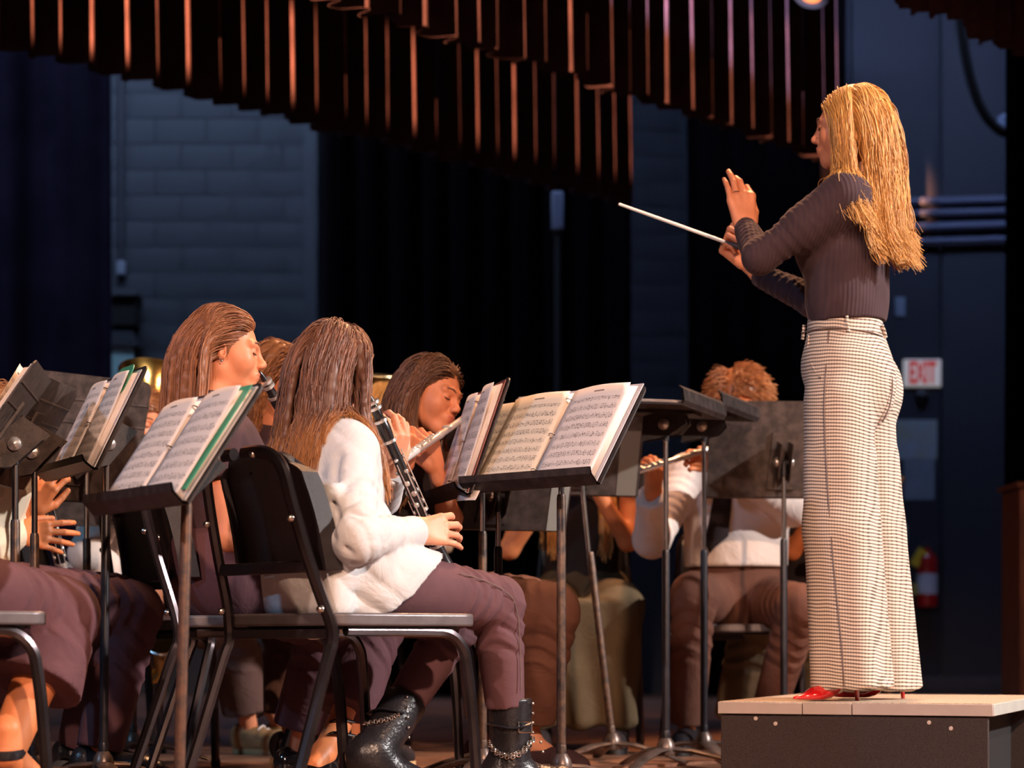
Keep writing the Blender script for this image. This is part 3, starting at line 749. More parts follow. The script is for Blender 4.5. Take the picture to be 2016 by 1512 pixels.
def cone(a, b, ra, rb, k=0.02, flat=None, crease=None, op='u', end=None):
    """round cone a->b; flat=(axis, ratio) squashes it; crease=(amp, wavelength, seed, lo, hi)"""
    a = V3(a); b = V3(b)
    pad = max(ra, rb) * (1 if not flat else max(1, flat[1])) + k + 0.02
    def ev(X, Y, Z):
        ba = b - a; bb = float(ba @ ba) + 1e-9
        px, py, pz = X - a[0], Y - a[1], Z - a[2]
        h = (px * ba[0] + py * ba[1] + pz * ba[2]) / bb
        hc = np.clip(h, 0, 1)
        qx, qy, qz = px - hc * ba[0], py - hc * ba[1], pz - hc * ba[2]
        if flat:
            ax = V3(flat[0]) / np.linalg.norm(flat[0]); dd = (qx * ax[0] + qy * ax[1] + qz * ax[2]) * (1 - 1 / flat[1])
            qx = qx - ax[0] * dd; qy = qy - ax[1] * dd; qz = qz - ax[2] * dd
        d = np.sqrt(qx * qx + qy * qy + qz * qz) - (ra + (rb - ra) * hc)
        if crease:
            amp, wl, sd, lo, hi = crease
            L = math.sqrt(bb)
            ph = (h * L) / wl * 2 * math.pi + 1.7 * np.sin(qx * 38 + sd) + 1.7 * np.sin(qy * 33 + sd * 2.1) + 0.9 * np.sin(qz * 41 + sd * 3)
            w = np.clip((h - lo) / 0.12, 0, 1) * np.clip((hi - h) / 0.12, 0, 1)
            d = d + amp * w * (np.sin(ph) + 0.5 * np.sin(2.3 * ph + sd))
        if end == 'b':      # flat cut at b
            d = np.maximum(d, (h - 1) * math.sqrt(bb))
        if end == 'a':
            d = np.maximum(d, -h * math.sqrt(bb))
        return d
    return (np.minimum(a, b) - pad, np.maximum(a, b) + pad, ev, k, op)

def ell(c, r, R=None, k=0.02, op='u', wob=None):
    c = V3(c); r = np.array(r, dtype=np.float32)
    R = np.eye(3, dtype=np.float32) if R is None else np.array(R, dtype=np.float32)
    pad = float(r.max()) + k + 0.02
    def ev(X, Y, Z):
        px, py, pz = X - c[0], Y - c[1], Z - c[2]
        lx = px * R[0, 0] + py * R[1, 0] + pz * R[2, 0]
        ly = px * R[0, 1] + py * R[1, 1] + pz * R[2, 1]
        lz = px * R[0, 2] + py * R[1, 2] + pz * R[2, 2]
        k0 = np.sqrt((lx / r[0]) ** 2 + (ly / r[1]) ** 2 + (lz / r[2]) ** 2)
        k1 = np.sqrt((lx / r[0] ** 2) ** 2 + (ly / r[1] ** 2) ** 2 + (lz / r[2] ** 2) ** 2) + 1e-6
        d = k0 * (k0 - 1) / k1
        if wob:
            d = d + wob(lx, ly, lz)
        return d
    return (c - pad, c + pad, ev, k, op)

def rbox(c, h, R=None, rad=0.02, k=0.02, op='u', wob=None):
    c = V3(c); h = np.array(h, dtype=np.float32)
    R = np.eye(3, dtype=np.float32) if R is None else np.array(R, dtype=np.float32)
    pad = float(np.linalg.norm(h)) + k + 0.02
    def ev(X, Y, Z):
        px, py, pz = X - c[0], Y - c[1], Z - c[2]
        lx = px * R[0, 0] + py * R[1, 0] + pz * R[2, 0]
        ly = px * R[0, 1] + py * R[1, 1] + pz * R[2, 1]
        lz = px * R[0, 2] + py * R[1, 2] + pz * R[2, 2]
        qx, qy, qz = np.abs(lx) - h[0] + rad, np.abs(ly) - h[1] + rad, np.abs(lz) - h[2] + rad
        d = np.sqrt(np.maximum(qx, 0) ** 2 + np.maximum(qy, 0) ** 2 + np.maximum(qz, 0) ** 2) + np.minimum(np.maximum(qx, np.maximum(qy, qz)), 0) - rad
        if wob:
            d = d + wob(lx, ly, lz)
        return d
    return (c - pad, c + pad, ev, k, op)

def half(p, n, lo, hi, k=0.0):
    """cut away everything on the side n of p, inside the box lo..hi"""
    p = V3(p); n = V3(n) / np.linalg.norm(n)
    def ev(X, Y, Z):
        return -((X - p[0]) * n[0] + (Y - p[1]) * n[1] + (Z - p[2]) * n[2])
    return (V3(lo), V3(hi), ev, k, 's')

def sdf_mesh(prims, res, disp=None):
    """-> vertices, quads"""
    solid = [p for p in prims if p[4] == 'u']
    lo = np.min([p[0] for p in solid], 0); hi = np.max([p[1] for p in solid], 0)
    n = np.ceil((hi - lo) / res).astype(int) + 2
    a = np.full(n, 0.08, dtype=np.float32)
    xs = [(lo[i] + np.arange(n[i]) * res).astype(np.float32) for i in range(3)]
    for (pl, ph, ev, k, op) in prims:
        i0 = np.clip(np.floor((pl - lo) / res).astype(int), 0, n); i1 = np.clip(np.ceil((ph - lo) / res).astype(int) + 1, 0, n)
        if np.any(i1 <= i0):
            continue
        sl = tuple(slice(i0[q], i1[q]) for q in range(3))
        d = ev(xs[0][sl[0]][:, None, None], xs[1][sl[1]][None, :, None], xs[2][sl[2]][None, None, :])
        cur = a[sl]
        if op == 'u':
            if k > 0:
                h = np.maximum(k - np.abs(cur - d), 0) / k
                a[sl] = np.minimum(cur, d) - h * h * k * 0.25
            else:
                a[sl] = np.minimum(cur, d)
        else:
            d = -d
            if k > 0:
                h = np.maximum(k - np.abs(cur - d), 0) / k
                a[sl] = np.maximum(cur, d) + h * h * k * 0.25
            else:
                a[sl] = np.maximum(cur, d)
    if disp is not None:
        a += disp(xs[0][:, None, None], xs[1][None, :, None], xs[2][None, None, :]).astype(np.float32)
    a[0] = a[-1] = 0.05; a[:, 0] = a[:, -1] = 0.05; a[:, :, 0] = a[:, :, -1] = 0.05
    s = a < 0
    cnt = np.zeros(n - 1, dtype=np.int8)
    for dx in (0, 1):
        for dy in (0, 1):
            for dz in (0, 1):
                cnt += s[dx:n[0] - 1 + dx, dy:n[1] - 1 + dy, dz:n[2] - 1 + dz]
    act = (cnt > 0) & (cnt < 8)
    I, J, K = np.nonzero(act)
    idx = np.full(n - 1, -1, dtype=np.int64); idx[I, J, K] = np.arange(len(I))
    acc = np.zeros((len(I), 3)); num = np.zeros(len(I))
    cor = [(x, y, z) for x in (0, 1) for y in (0, 1) for z in (0, 1)]
    val = {c: a[I + c[0], J + c[1], K + c[2]] for c in cor}
    for c in cor:
        for ax in range(3):
            if c[ax]: continue
            e2 = list(c); e2[ax] = 1; e2 = tuple(e2)
            v0, v1 = val[c], val[e2]
            cr = (v0 < 0) != (v1 < 0)
            t = np.where(cr, v0 / np.where(cr, v0 - v1, 1), 0)
            for q in range(3):
                acc[:, q] += np.where(cr, c[q] + (t if q == ax else 0), 0)
            num += cr
    P = (np.stack([I, J, K], 1) + acc / np.maximum(num, 1)[:, None]) * res + lo
    quads = []
    for ax in range(3):
        b, c = (ax + 1) % 3, (ax + 2) % 3
        sl0 = [slice(None)] * 3; sl1 = [slice(None)] * 3
        sl0[ax] = slice(0, -1); sl1[ax] = slice(1, None)
        s0, s1 = s[tuple(sl0)], s[tuple(sl1)]
        ch = np.nonzero(s0 != s1)
        E = np.stack(ch, 1)
        ok = (E[:, b] >= 1) & (E[:, c] >= 1) & (E[:, b] < n[b] - 1) & (E[:, c] < n[c] - 1)
        E = E[ok]
        flip = s0[tuple(E.T)]
        def cell(db, dc):
            q = E.copy(); q[:, b] += db; q[:, c] += dc
            return idx[q[:, 0], q[:, 1], q[:, 2]]
        Q = np.stack([cell(-1, -1), cell(0, -1), cell(0, 0), cell(-1, 0)], 1)
        Q[~flip] = Q[~flip][:, ::-1]
        quads.append(Q)
    Q = np.concatenate(quads)
    Q = Q[(Q >= 0).all(1)]
    return P, Q

def np_mesh(name, parts, m, off, attr=None):
    """parts: list of (verts, quads)"""
    P = np.concatenate([p for p, q in parts]); n = 0; Qs = []
    for p, q in parts:
        Qs.append(q + n); n += len(p)
    Q = np.concatenate(Qs)
    me = bpy.data.meshes.new(name)
    me.vertices.add(len(P)); me.vertices.foreach_set('co', (P - np.array(off)).astype(np.float32).ravel())
    k = Q.shape[1]
    me.loops.add(Q.size); me.loops.foreach_set('vertex_index', Q.astype(np.int32).ravel())
    me.polygons.add(len(Q)); me.polygons.foreach_set('loop_start', np.arange(0, Q.size, k, dtype=np.int32))
    me.polygons.foreach_set('use_smooth', np.ones(len(Q), dtype=bool))
    me.update(calc_edges=True); me.validate()
    mm = m if isinstance(m, (list, tuple)) else [m]
    for q in mm: me.materials.append(q)
    if attr is not None:
        at = me.attributes.new(attr[0], 'FLOAT', 'POINT'); at.data.foreach_set('value', attr[1](P).astype(np.float32))
    return me

def ev_points(prims, P):
    """signed distance of points to a hard union (for hair collisions)"""
    d = np.full(len(P), 1e3)
    for (pl, ph, ev, k, op) in prims:
        if op == 'u':
            d = np.minimum(d, ev(P[:, 0], P[:, 1], P[:, 2]))
    return d

def push_out(prims, P, off, iters=2):
    for _ in range(iters):
        d = ev_points(prims, P)
        bad = d < off
        if not bad.any(): break
        Q = P[bad]; e = 2e-3
        g = np.stack([ev_points(prims, Q + np.eye(3)[i] * e) - d[bad] for i in range(3)], 1)
        g /= np.linalg.norm(g, axis=1, keepdims=True) + 1e-9
        o = off[bad] if hasattr(off, '__len__') else off
        P[bad] = Q + g * (o - d[bad])[:, None]
    return P

def strands_mesh(paths, rad, taper=0.25):
    """paths (N, M, 3) -> three-sided tubes"""
    N, M_, _ = paths.shape
    t = np.gradient(paths, axis=1); t /= np.linalg.norm(t, axis=2, keepdims=True) + 1e-9
    ref = np.array((0.31, 0.77, 0.21))
    a = np.cross(t, ref); a /= np.linalg.norm(a, axis=2, keepdims=True) + 1e-9
    b = np.cross(t, a)
    r = rad * (np.linspace(1, taper, M_) ** 0.6)[None, :, None]
    r = r * np.ones((N, 1, 1)) if not hasattr(rad, '__len__') else r
    ring = np.stack([paths + r * (a * math.cos(w) + b * math.sin(w)) for w in (0, 2.094, 4.189)], 2)   # N,M,3,3
    P = ring.reshape(-1, 3)
    base = (np.arange(N) * M_ * 3)[:, None, None] + (np.arange(M_ - 1) * 3)[None, :, None]
    k = np.arange(3)[None, None, :]; k2 = (k + 1) % 3
    Q = np.stack([base + k, base + k2, base + 3 + k2, base + 3 + k], -1).reshape(-1, 4)
    return P, Q
# ------------------------------------------------------------------ people
def skin_mat(name, col, lip=(0.55, 0.12, 0.09)):
    m = mat(name, col, 0.48, noise=0.10, nscale=22, bump=0.05, bscale=260, spec=0.35)
    nt = m.node_tree; b = nt.nodes['Principled BSDF']
    at = nt.nodes.new('ShaderNodeAttribute'); at.attribute_name = 'lip'
    mx = nt.nodes.new('ShaderNodeMixRGB'); mx.inputs[2].default_value = (*lip, 1)
    src = b.inputs['Base Color'].links[0].from_socket
    nt.links.new(at.outputs['Fac'], mx.inputs[0]); nt.links.new(src, mx.inputs[1]); nt.links.new(mx.outputs[0], b.inputs['Base Color'])
    return m
def hair_mat(name, dark, light, tip=None, rough=0.38):
    m = bpy.data.materials.new(name); m.use_nodes = True
    nt = m.node_tree; b = nt.nodes['Principled BSDF']
    b.inputs['Roughness'].default_value = rough + 0.08; b.inputs['Specular IOR Level'].default_value = 0.4
    at = nt.nodes.new('ShaderNodeAttribute'); at.attribute_name = 'rnd'
    rp = nt.nodes.new('ShaderNodeValToRGB')
    rp.color_ramp.elements[0].color = (*dark, 1); rp.color_ramp.elements[1].color = (*light, 1)
    nt.links.new(at.outputs['Fac'], rp.inputs['Fac'])
    out = rp.outputs['Color']
    if tip:
        a2 = nt.nodes.new('ShaderNodeAttribute'); a2.attribute_name = 'tip'
        mx = nt.nodes.new('ShaderNodeMixRGB'); mx.inputs[2].default_value = (*tip, 1)
        r2 = nt.nodes.new('ShaderNodeMapRange'); r2.inputs[1].default_value = 0.55; r2.inputs[2].default_value = 0.95
        nt.links.new(a2.outputs['Fac'], r2.inputs[0]); nt.links.new(r2.outputs[0], mx.inputs[0]); nt.links.new(out, mx.inputs[1]); out = mx.outputs[0]
    nt.links.new(out, b.inputs['Base Color'])
    return m
SKIN = [skin_mat('skin_warm', (0.66, 0.24, 0.12)), skin_mat('skin_light', (0.70, 0.31, 0.19)), skin_mat('skin_tan', (0.64, 0.21, 0.08))]
M_lash = mat('lash_dark', (0.03, 0.015, 0.012), 0.6)
M_brow = mat('brow_brown', (0.16, 0.07, 0.04), 0.7)

def basis(fwd, up=(0, 0, 1)):
    f = Vector(fwd).normalized(); u = Vector(up)
    l = u.cross(f).normalized(); u = f.cross(l)
    return np.array((f, l, u)).T          # columns forward, left, up

class Fig:
    """joints of a person in world coordinates; defaults for a seated player"""
    def __init__(s, x, y, deg, lean=0.05, z=0.565, head=None, hy=None, pitch=0.0, roll=0.0, sc=1.0, **kw):
        s.f = Vector((math.cos(math.radians(deg)), math.sin(math.radians(deg)), 0)); s.l = Vector((-s.f.y, s.f.x, 0))
        f, l, Z = s.f, s.l, Vector((0, 0, 1))
        J = {}
        J['pel'] = Vector((x, y, z))
        J['chest'] = J['pel'] + Z * 0.30 * sc + f * lean
        J['neck'] = J['pel'] + Z * 0.455 * sc + f * lean * 1.5
        J['hc'] = J['neck'] + Z * 0.135 * sc + f * 0.03
        for q, sg in (('R', -1), ('L', 1)):
            J['sh' + q] = J['neck'] + l * sg * 0.165 * sc - Z * 0.055 + f * 0.0
            J['el' + q] = J['sh' + q] - Z * 0.24 * sc + f * 0.10 + l * sg * 0.04
            J['wr' + q] = J['el' + q] + f * 0.19 - l * sg * 0.12 + Z * 0.05
            J['hip' + q] = J['pel'] + l * sg * 0.09 - Z * 0.02
            J['kn' + q] = J['hip' + q] + f * 0.44 * sc + l * sg * 0.05 - Z * 0.03
            J['an' + q] = Vector((J['kn' + q].x, J['kn' + q].y, 0.085)) + f * 0.02
        for k, v in kw.items():
            J[k] = Vector(v)
        if head is not None: J['hc'] = Vector(head)
        s.J = J
        hd = math.radians(hy if hy is not None else deg)
        p = math.radians(pitch)
        hf = Vector((math.cos(hd) * math.cos(p), math.sin(hd) * math.cos(p), math.sin(p)))
        R = basis(hf)
        if roll:
            R = np.array(Matrix.Rotation(math.radians(roll), 3, hf)) @ R
        s.Rh = R; s.sc = sc
        s.Rt = basis(s.f, (J['neck'] - J['pel']))
        s.Rp = basis(s.f)
        s.root = None
        s.hs = 0.92
        s.lips = []
    def open(s, label):
        s.base = (s.J['pel'].x, s.J['pel'].y, 0)
        s.root = empty('person', s.base, 0, label, 'person')
        return s
    def H(s, x, y, z):
        return s.J['hc'] + Vector(s.Rh @ np.array((x, y, z)))
    def Hs(s, x, y, z):
        return s.H(x * s.hs, y * s.hs, z * s.hs)
    def rescale(s, pq):
        c = np.array(s.J['hc']); return ((pq[0] - c) * s.hs + c, pq[1])
    def add(s, name, parts, m, attr=None, label=None, parent=None):
        me = np_mesh(name, parts, m, s.base)
        if attr:
            for nm, arr in attr.items():
                at = me.attributes.new(nm, 'FLOAT', 'POINT'); at.data.foreach_set('value', np.asarray(arr, dtype=np.float32))
        o = link(name, me, parent or s.root)
        if label: o['label'] = label
        return o
    def part(s, name, mb, m, parent=None, label=None, **k):
        o = mb.build(name, m, parent or s.root, off=s.base, **k)
        if label: o['label'] = label
        return o
    # ---- primitives
    def torso(s, g=0.0, w=1.0):
        J = s.J
        return [ell(J['pel'], (0.112 + g, 0.158 * w + g, 0.115 + g), s.Rp, 0.05),
                cone(J['pel'] + Vector((0, 0, 0.05)), J['chest'], 0.098 * w + g, 0.102 * w + g, 0.06, flat=(s.l, 1.28)),
                ell(J['chest'] + Vector((0, 0, 0.03)), (0.098 + g, 0.138 * w + g, 0.135 + g), s.Rt, 0.05),
                cone(J['shR'], J['shL'], 0.044 + g, 0.044 + g, 0.06),
                cone(J['neck'] - Vector((0, 0, 0.04)), J['neck'], 0.07 + g, 0.05 + g, 0.05)]
    def arm(s, q, g=0.0, upto=1.0, fore=True, crease=None, k=0.03, cuff=None):
        J = s.J; a, b, c = J['sh' + q], J['el' + q], J['wr' + q]
        out = [cone(a, a.lerp(b, upto), 0.046 + g, 0.046 - 0.009 * upto + g, k, end='b' if upto < 1 else None, crease=crease)]
        if fore:
            out.append(cone(b, c, 0.038 + g, 0.025 + g * 0.8, k * 0.7, crease=crease, end='b'))
        return out
    def neckp(s):
        return [cone(s.J['neck'] - Vector((0, 0, 0.02)), s.Hs(-0.018, 0, -0.06), 0.051, 0.045, 0.03)]
    def head(s):
        H, Rh = s.H, s.Rh
        p = [ell(H(-0.015, 0, 0.028), (0.096, 0.075, 0.088), Rh, 0.03), ell(H(0.028, 0, -0.028), (0.062, 0.058, 0.085), Rh, 0.035),
             cone(H(0.066, 0.006, -0.098), H(-0.002, 0.047, -0.062), 0.017, 0.020, 0.03), cone(H(0.066, -0.006, -0.098), H(-0.002, -0.047, -0.062), 0.017, 0.020, 0.03),
             ell(H(0.070, 0, -0.098), (0.018, 0.020, 0.015), Rh, 0.025)]
        for q in (-1, 1):
            p += [ell(H(0.052, 0.040 * q, -0.030), (0.030, 0.026, 0.030), Rh, 0.03), ell(H(0.094, 0.033 * q, 0.002), (0.012, 0.017, 0.010), Rh, 0.018, 's'),
                  cone(H(0.085, 0.014 * q, 0.020), H(0.074, 0.048 * q, 0.022), 0.010, 0.008, 0.016), ell(H(0.0765, 0.032 * q, 0.001), (0.0125, 0.0145, 0.0115), Rh, 0.004),
                  ell(H(0.102, 0.0105 * q, -0.034), (0.010, 0.0075, 0.0075), Rh, 0.008)]
            ec = H(-0.008, 0.076 * q, -0.008)
            p += [ell(ec, (0.017, 0.007, 0.030), s.Rh @ np.array(Matrix.Rotation(0.45 * q, 3, 'Z')) @ np.array(Matrix.Rotation(-0.25, 3, 'Y')), 0.008),
                  ell(H(-0.002, 0.084 * q, -0.010), (0.008, 0.005, 0.015), s.Rh, 0.005, 's')]
        p += [cone(H(0.084, 0, 0.016), H(0.110, 0, -0.027), 0.0080, 0.0082, 0.014), ell(H(0.111, 0, -0.028), (0.009, 0.0085, 0.008), Rh, 0.010),
              ell(H(0.086, 0, -0.064), (0.016, 0.026, 0.018), Rh, 0.02),
              ell(H(0.098, 0, -0.0585), (0.0085, 0.020, 0.0052), Rh, 0.006), ell(H(0.0955, 0, -0.0690), (0.0085, 0.017, 0.0060), Rh, 0.006),
              cone(H(0.108, 0.02, -0.0635), H(0.108, -0.02, -0.0635), 0.0016, 0.0016, 0.003, op='s')]
        return p
    def lipf(s):
        c1, c2 = V3(s.H(0.100, 0, -0.0585)), V3(s.H(0.0975, 0, -0.0690)); Rh = s.Rh
        def fn(P):
            o = np.zeros(len(P))
            for c, r in ((c1, (0.012, 0.020, 0.0058)), (c2, (0.012, 0.017, 0.0066))):
                q = (P - c) @ Rh / np.array(r)
                o = np.maximum(o, np.clip(2.2 - 1.6 * (q ** 2).sum(1), 0, 1))
            return o * 0.75
        return fn
    def hand(s, wr, F, T, curls=None, spread=0.0, thumb=(0.6, 0.5), sc=1.0, N=None):
        """F finger direction, T thumb side; curls bend the fingers towards N (palm side)"""
        F = Vector(F).normalized(); T = Vector(T); T = (T - F * T.dot(F)).normalized()
        N = Vector(N) if N is not None else F.cross(T)
        N = (N - F * N.dot(F) - T * N.dot(T)).normalized()
        w = Vector(wr)
        curls = curls or [(25, 30, 20)] * 4
        out = [cone(w - F * 0.03, w + F * 0.02, 0.024 * sc, 0.024 * sc, 0.012, flat=(N, 0.78))]
        offs = (0.031, 0.0105, -0.0105, -0.030); fw = (0.086, 0.090, 0.085, 0.076)
        seg = ((0.043, 0.026, 0.021), (0.048, 0.030, 0.022), (0.044, 0.028, 0.021), (0.034, 0.021, 0.018))
        for i in range(4):
            kn = w + F * fw[i] * sc + T * offs[i] * sc
            out.append(cone(w + T * offs[i] * 0.55 * sc + F * 0.012, kn, 0.0145 * sc, 0.0110 * sc, 0.014))
            ang = 0.0; p = kn; r0 = (0.0098, 0.0102, 0.0097, 0.0086)[i] * sc
            sp = math.radians(spread * (1.5 - i))
            Fd = (F * math.cos(sp) + T * math.sin(sp)).normalized()
            for j in range(3):
                ang += math.radians(curls[i][j])
                d = Fd * math.cos(ang) + N * math.sin(ang)
                q = p + d * seg[i][j] * sc
                out.append(cone(p, q, r0 * (1 - 0.1 * j), r0 * (1 - 0.1 * (j + 1)), 0.0045 if j == 0 else 0.003))
                p = q
        a, b = thumb
        t0 = w + F * 0.018 * sc + T * 0.022 * sc
        d1 = (F * 0.75 + T * a + N * b).normalized()
        t1 = t0 + d1 * 0.042 * sc
        d2 = (F * 1.0 + T * a * 0.35 + N * b * 1.1).normalized()
        t2 = t1 + d2 * 0.033 * sc; t3 = t2 + (d2 + F * 0.25).normalized() * 0.026 * sc
        out += [cone(t0, t1, 0.0155 * sc, 0.0120 * sc, 0.010), cone(t1, t2, 0.0115 * sc, 0.0105 * sc, 0.004), cone(t2, t3, 0.0102 * sc, 0.0085 * sc, 0.003)]
        return out
    # ---- objects
    def body(s, m, hands=(), legs=True, hres=0.0036, res=0.011, feet=False, extra=()):
        J = s.J
        pr = s.torso(-0.012) + s.arm('R', -0.001) + s.arm('L', -0.001) + s.neckp()
        for q in 'RL':
            pr += [cone(J['hip' + q], J['kn' + q], 0.066, 0.046, 0.03), cone(J['kn' + q], J['an' + q], 0.044, 0.031, 0.03), ell(J['kn' + q].lerp(J['an' + q], 0.33) - s.f * 0.004, (0.034, 0.034, 0.08), s.Rp, 0.03)]
        pr += list(extra)
        parts = [sdf_mesh(pr, res), s.rescale(sdf_mesh(s.head() + [cone(s.H(-0.018, 0, -0.05), s.H(-0.018, 0, -0.05).lerp(J['neck'], 0.85), 0.049, 0.052, 0.03)], hres))]
        for h in hands:
            parts.append(sdf_mesh(h, 0.0030))
        P = np.concatenate([p for p, q in parts])
        o = s.add('body', parts, m, {'lip': s.lipf()(np.array(J['hc']) + (P - np.array(J['hc'])) / s.hs)})
        return o
    def face(s, body, q, brow=M_brow, closed=True):
        """brow and lash on side q (+1 left, -1 right)"""
        H = s.Hs
        s.part('eyebrow', MB().tube(smoothpath([H(0.0955, 0.013 * q, 0.021), H(0.0925, 0.027 * q, 0.0275), H(0.0850, 0.042 * q, 0.027), H(0.0745, 0.053 * q, 0.020)], 4), [0.0028] * 5 + [0.0024] * 5 + [0.001] * 3, 6), brow, body)
        s.part('eyelash', MB().tube(smoothpath([H(0.0865, 0.020 * q, -0.0045), H(0.0895, 0.028 * q, -0.0065), H(0.0885, 0.037 * q, -0.0065), H(0.0815, 0.047 * q, -0.003)], 4), [0.0008] + [0.0015] * 11 + [0.0008], 6), M_lash, body)
    def trousers(s, m, thigh=0.088, knee=0.066, hem=0.05, hemt=(0.93, 0.93), name='trousers', res=0.007, g=0.014, crease=0.004, gap=True, extra=(), kneeup=0.0):
        J = s.J
        pr = [ell(J['pel'] - Vector((0, 0, 0.01)), (0.118 + g, 0.165 + g, 0.118), s.Rp, 0.03), cone(J['pel'], J['pel'] + Vector((0, 0, 0.10)), 0.112 + g, 0.100 + g, 0.03, flat=(s.l, 1.25), end='b')]
        for i, q in enumerate('RL'):
            h, kq, an = J['hip' + q], J['kn' + q], J['an' + q]
            pr.append(cone(h, kq, thigh + g * 0.4, knee + 0.004, 0.025, crease=(crease, 0.045, 1.3 + i, 0.55, 1.1)))
            e_ = kq.lerp(an, hemt[i])
            pr.append(cone(kq + Vector((0, 0, kneeup)), e_, knee + 0.002, hem, 0.02, end='b', crease=(crease * 1.1, 0.055, 2.2 + i, -0.1, 0.55)))
        pr += list(extra)
        return s.add(name, [sdf_mesh(pr, res)], m)
    def top(s, m, sleeve='short', g=0.016, name='shirt', res=0.007, crease=0.003, hem=0.10, w=1.0, up=0.62, extra=(), arms='RL', disp=None, sleeve_g=None):
        J = s.J
        sg = g if sleeve_g is None else sleeve_g
        pr = s.torso(g, w)[1:] + [ell(J['pel'] + Vector((0, 0, 0.03)), (0.112 + g, 0.150 * w + g, 0.10), s.Rp, 0.05)]
        pr.append(half(J['pel'] - Vector((0, 0, 0.10 - hem)), (0, 0, -1), J['pel'] - Vector((0.4, 0.4, 0.5)), J['pel'] + Vector((0.4, 0.4, max(0.02, hem - 0.08)))))
        for i, q in enumerate(arms):
            if sleeve == 'short':
                pr += s.arm(q, sg + 0.006, up, False)
            else:
                pr += s.arm(q, sg, 1.0, True, crease=(crease * 1.2, 0.035, 0.7 + i, 0.05, 0.95))
                c = J['wr' + q]; b = J['el' + q]; d = (c - b).normalized()
                pr.append(cone(c - d * 0.055, c - d * 0.006, 0.030 + sg * 0.9, 0.031 + sg * 0.9, 0.006, end='b'))
        pr += list(extra)
        return s.add(name, [sdf_mesh(pr, res, disp)], m)
    def shoe(s, an, toe, m, ms, L=0.25, name='shoe', shaft=0.0, fat=1.0, lace=False, shaft_to=None, low=False, res=0.005):
        """an: ankle joint; toe: horizontal direction"""
        t = Vector(toe).normalized(); sd = Vector((-t.y, t.x, 0)); Z = Vector((0, 0, 1))
        a = Vector((an.x, an.y, 0)) if not low else Vector((an.x, an.y, an.z - 0.085))
        heel, ball, tip = a - t * 0.035 + Z * 0.045, a + t * (L * 0.48) + Z * 0.040, a + t * (L * 0.66) + Z * 0.036
        pr = [cone(heel, ball, 0.034 * fat, 0.040 * fat, 0.03), cone(ball, tip, 0.040 * fat, 0.033 * fat, 0.03), cone(heel + Z * 0.03, a + t * 0.06 + Z * 0.06, 0.036 * fat, 0.030 * fat, 0.03)]
        if shaft:
            top_ = shaft_to if shaft_to is not None else a + Z * (0.09 + shaft)
            pr.append(cone(a + Z * 0.07, top_, 0.044 * fat, 0.050 * fat, 0.03, end='b'))
        lo = a - Vector((0.35, 0.35, 0.2)); hi = a + Vector((0.35, 0.35, 0.02))
        pr.append(half(a + Z * 0.018, (0, 0, -1), lo, hi))
        o = s.add(name, [sdf_mesh(pr, res)], m)
        out = []
        for k in range(28):
            w = 2 * math.pi * k / 28
            u = math.cos(w); v = math.sin(w)
            x = (-0.072 + L * 0.80) / 2 + (L * 0.80 + 0.072) / 2 * u
            wy = 0.040 * fat * (abs(v) ** 0.75) * (1 if v > 0 else -1) * (1.0 - 0.18 * (u < -0.1))
            out.append((x, wy))
        Mx = Matrix.Translation(a + Z * 0.0115) @ Matrix((t, sd, Z)).transposed().to_4x4()
        s.part('sole', MB().prism(out, 0.021, Mx), ms, o)
        if lace:
            for k in range(5):
                c = a + t * (0.055 + 0.024 * k) + Z * (0.100 - 0.011 * k)
                s.part('lace', MB().tube(smoothpath([c + sd * 0.024 - Z * 0.012, c + Z * 0.004 + t * 0.004, c - sd * 0.024 - Z * 0.012], 3), 0.0035, 6), M_plain, o)
        return o

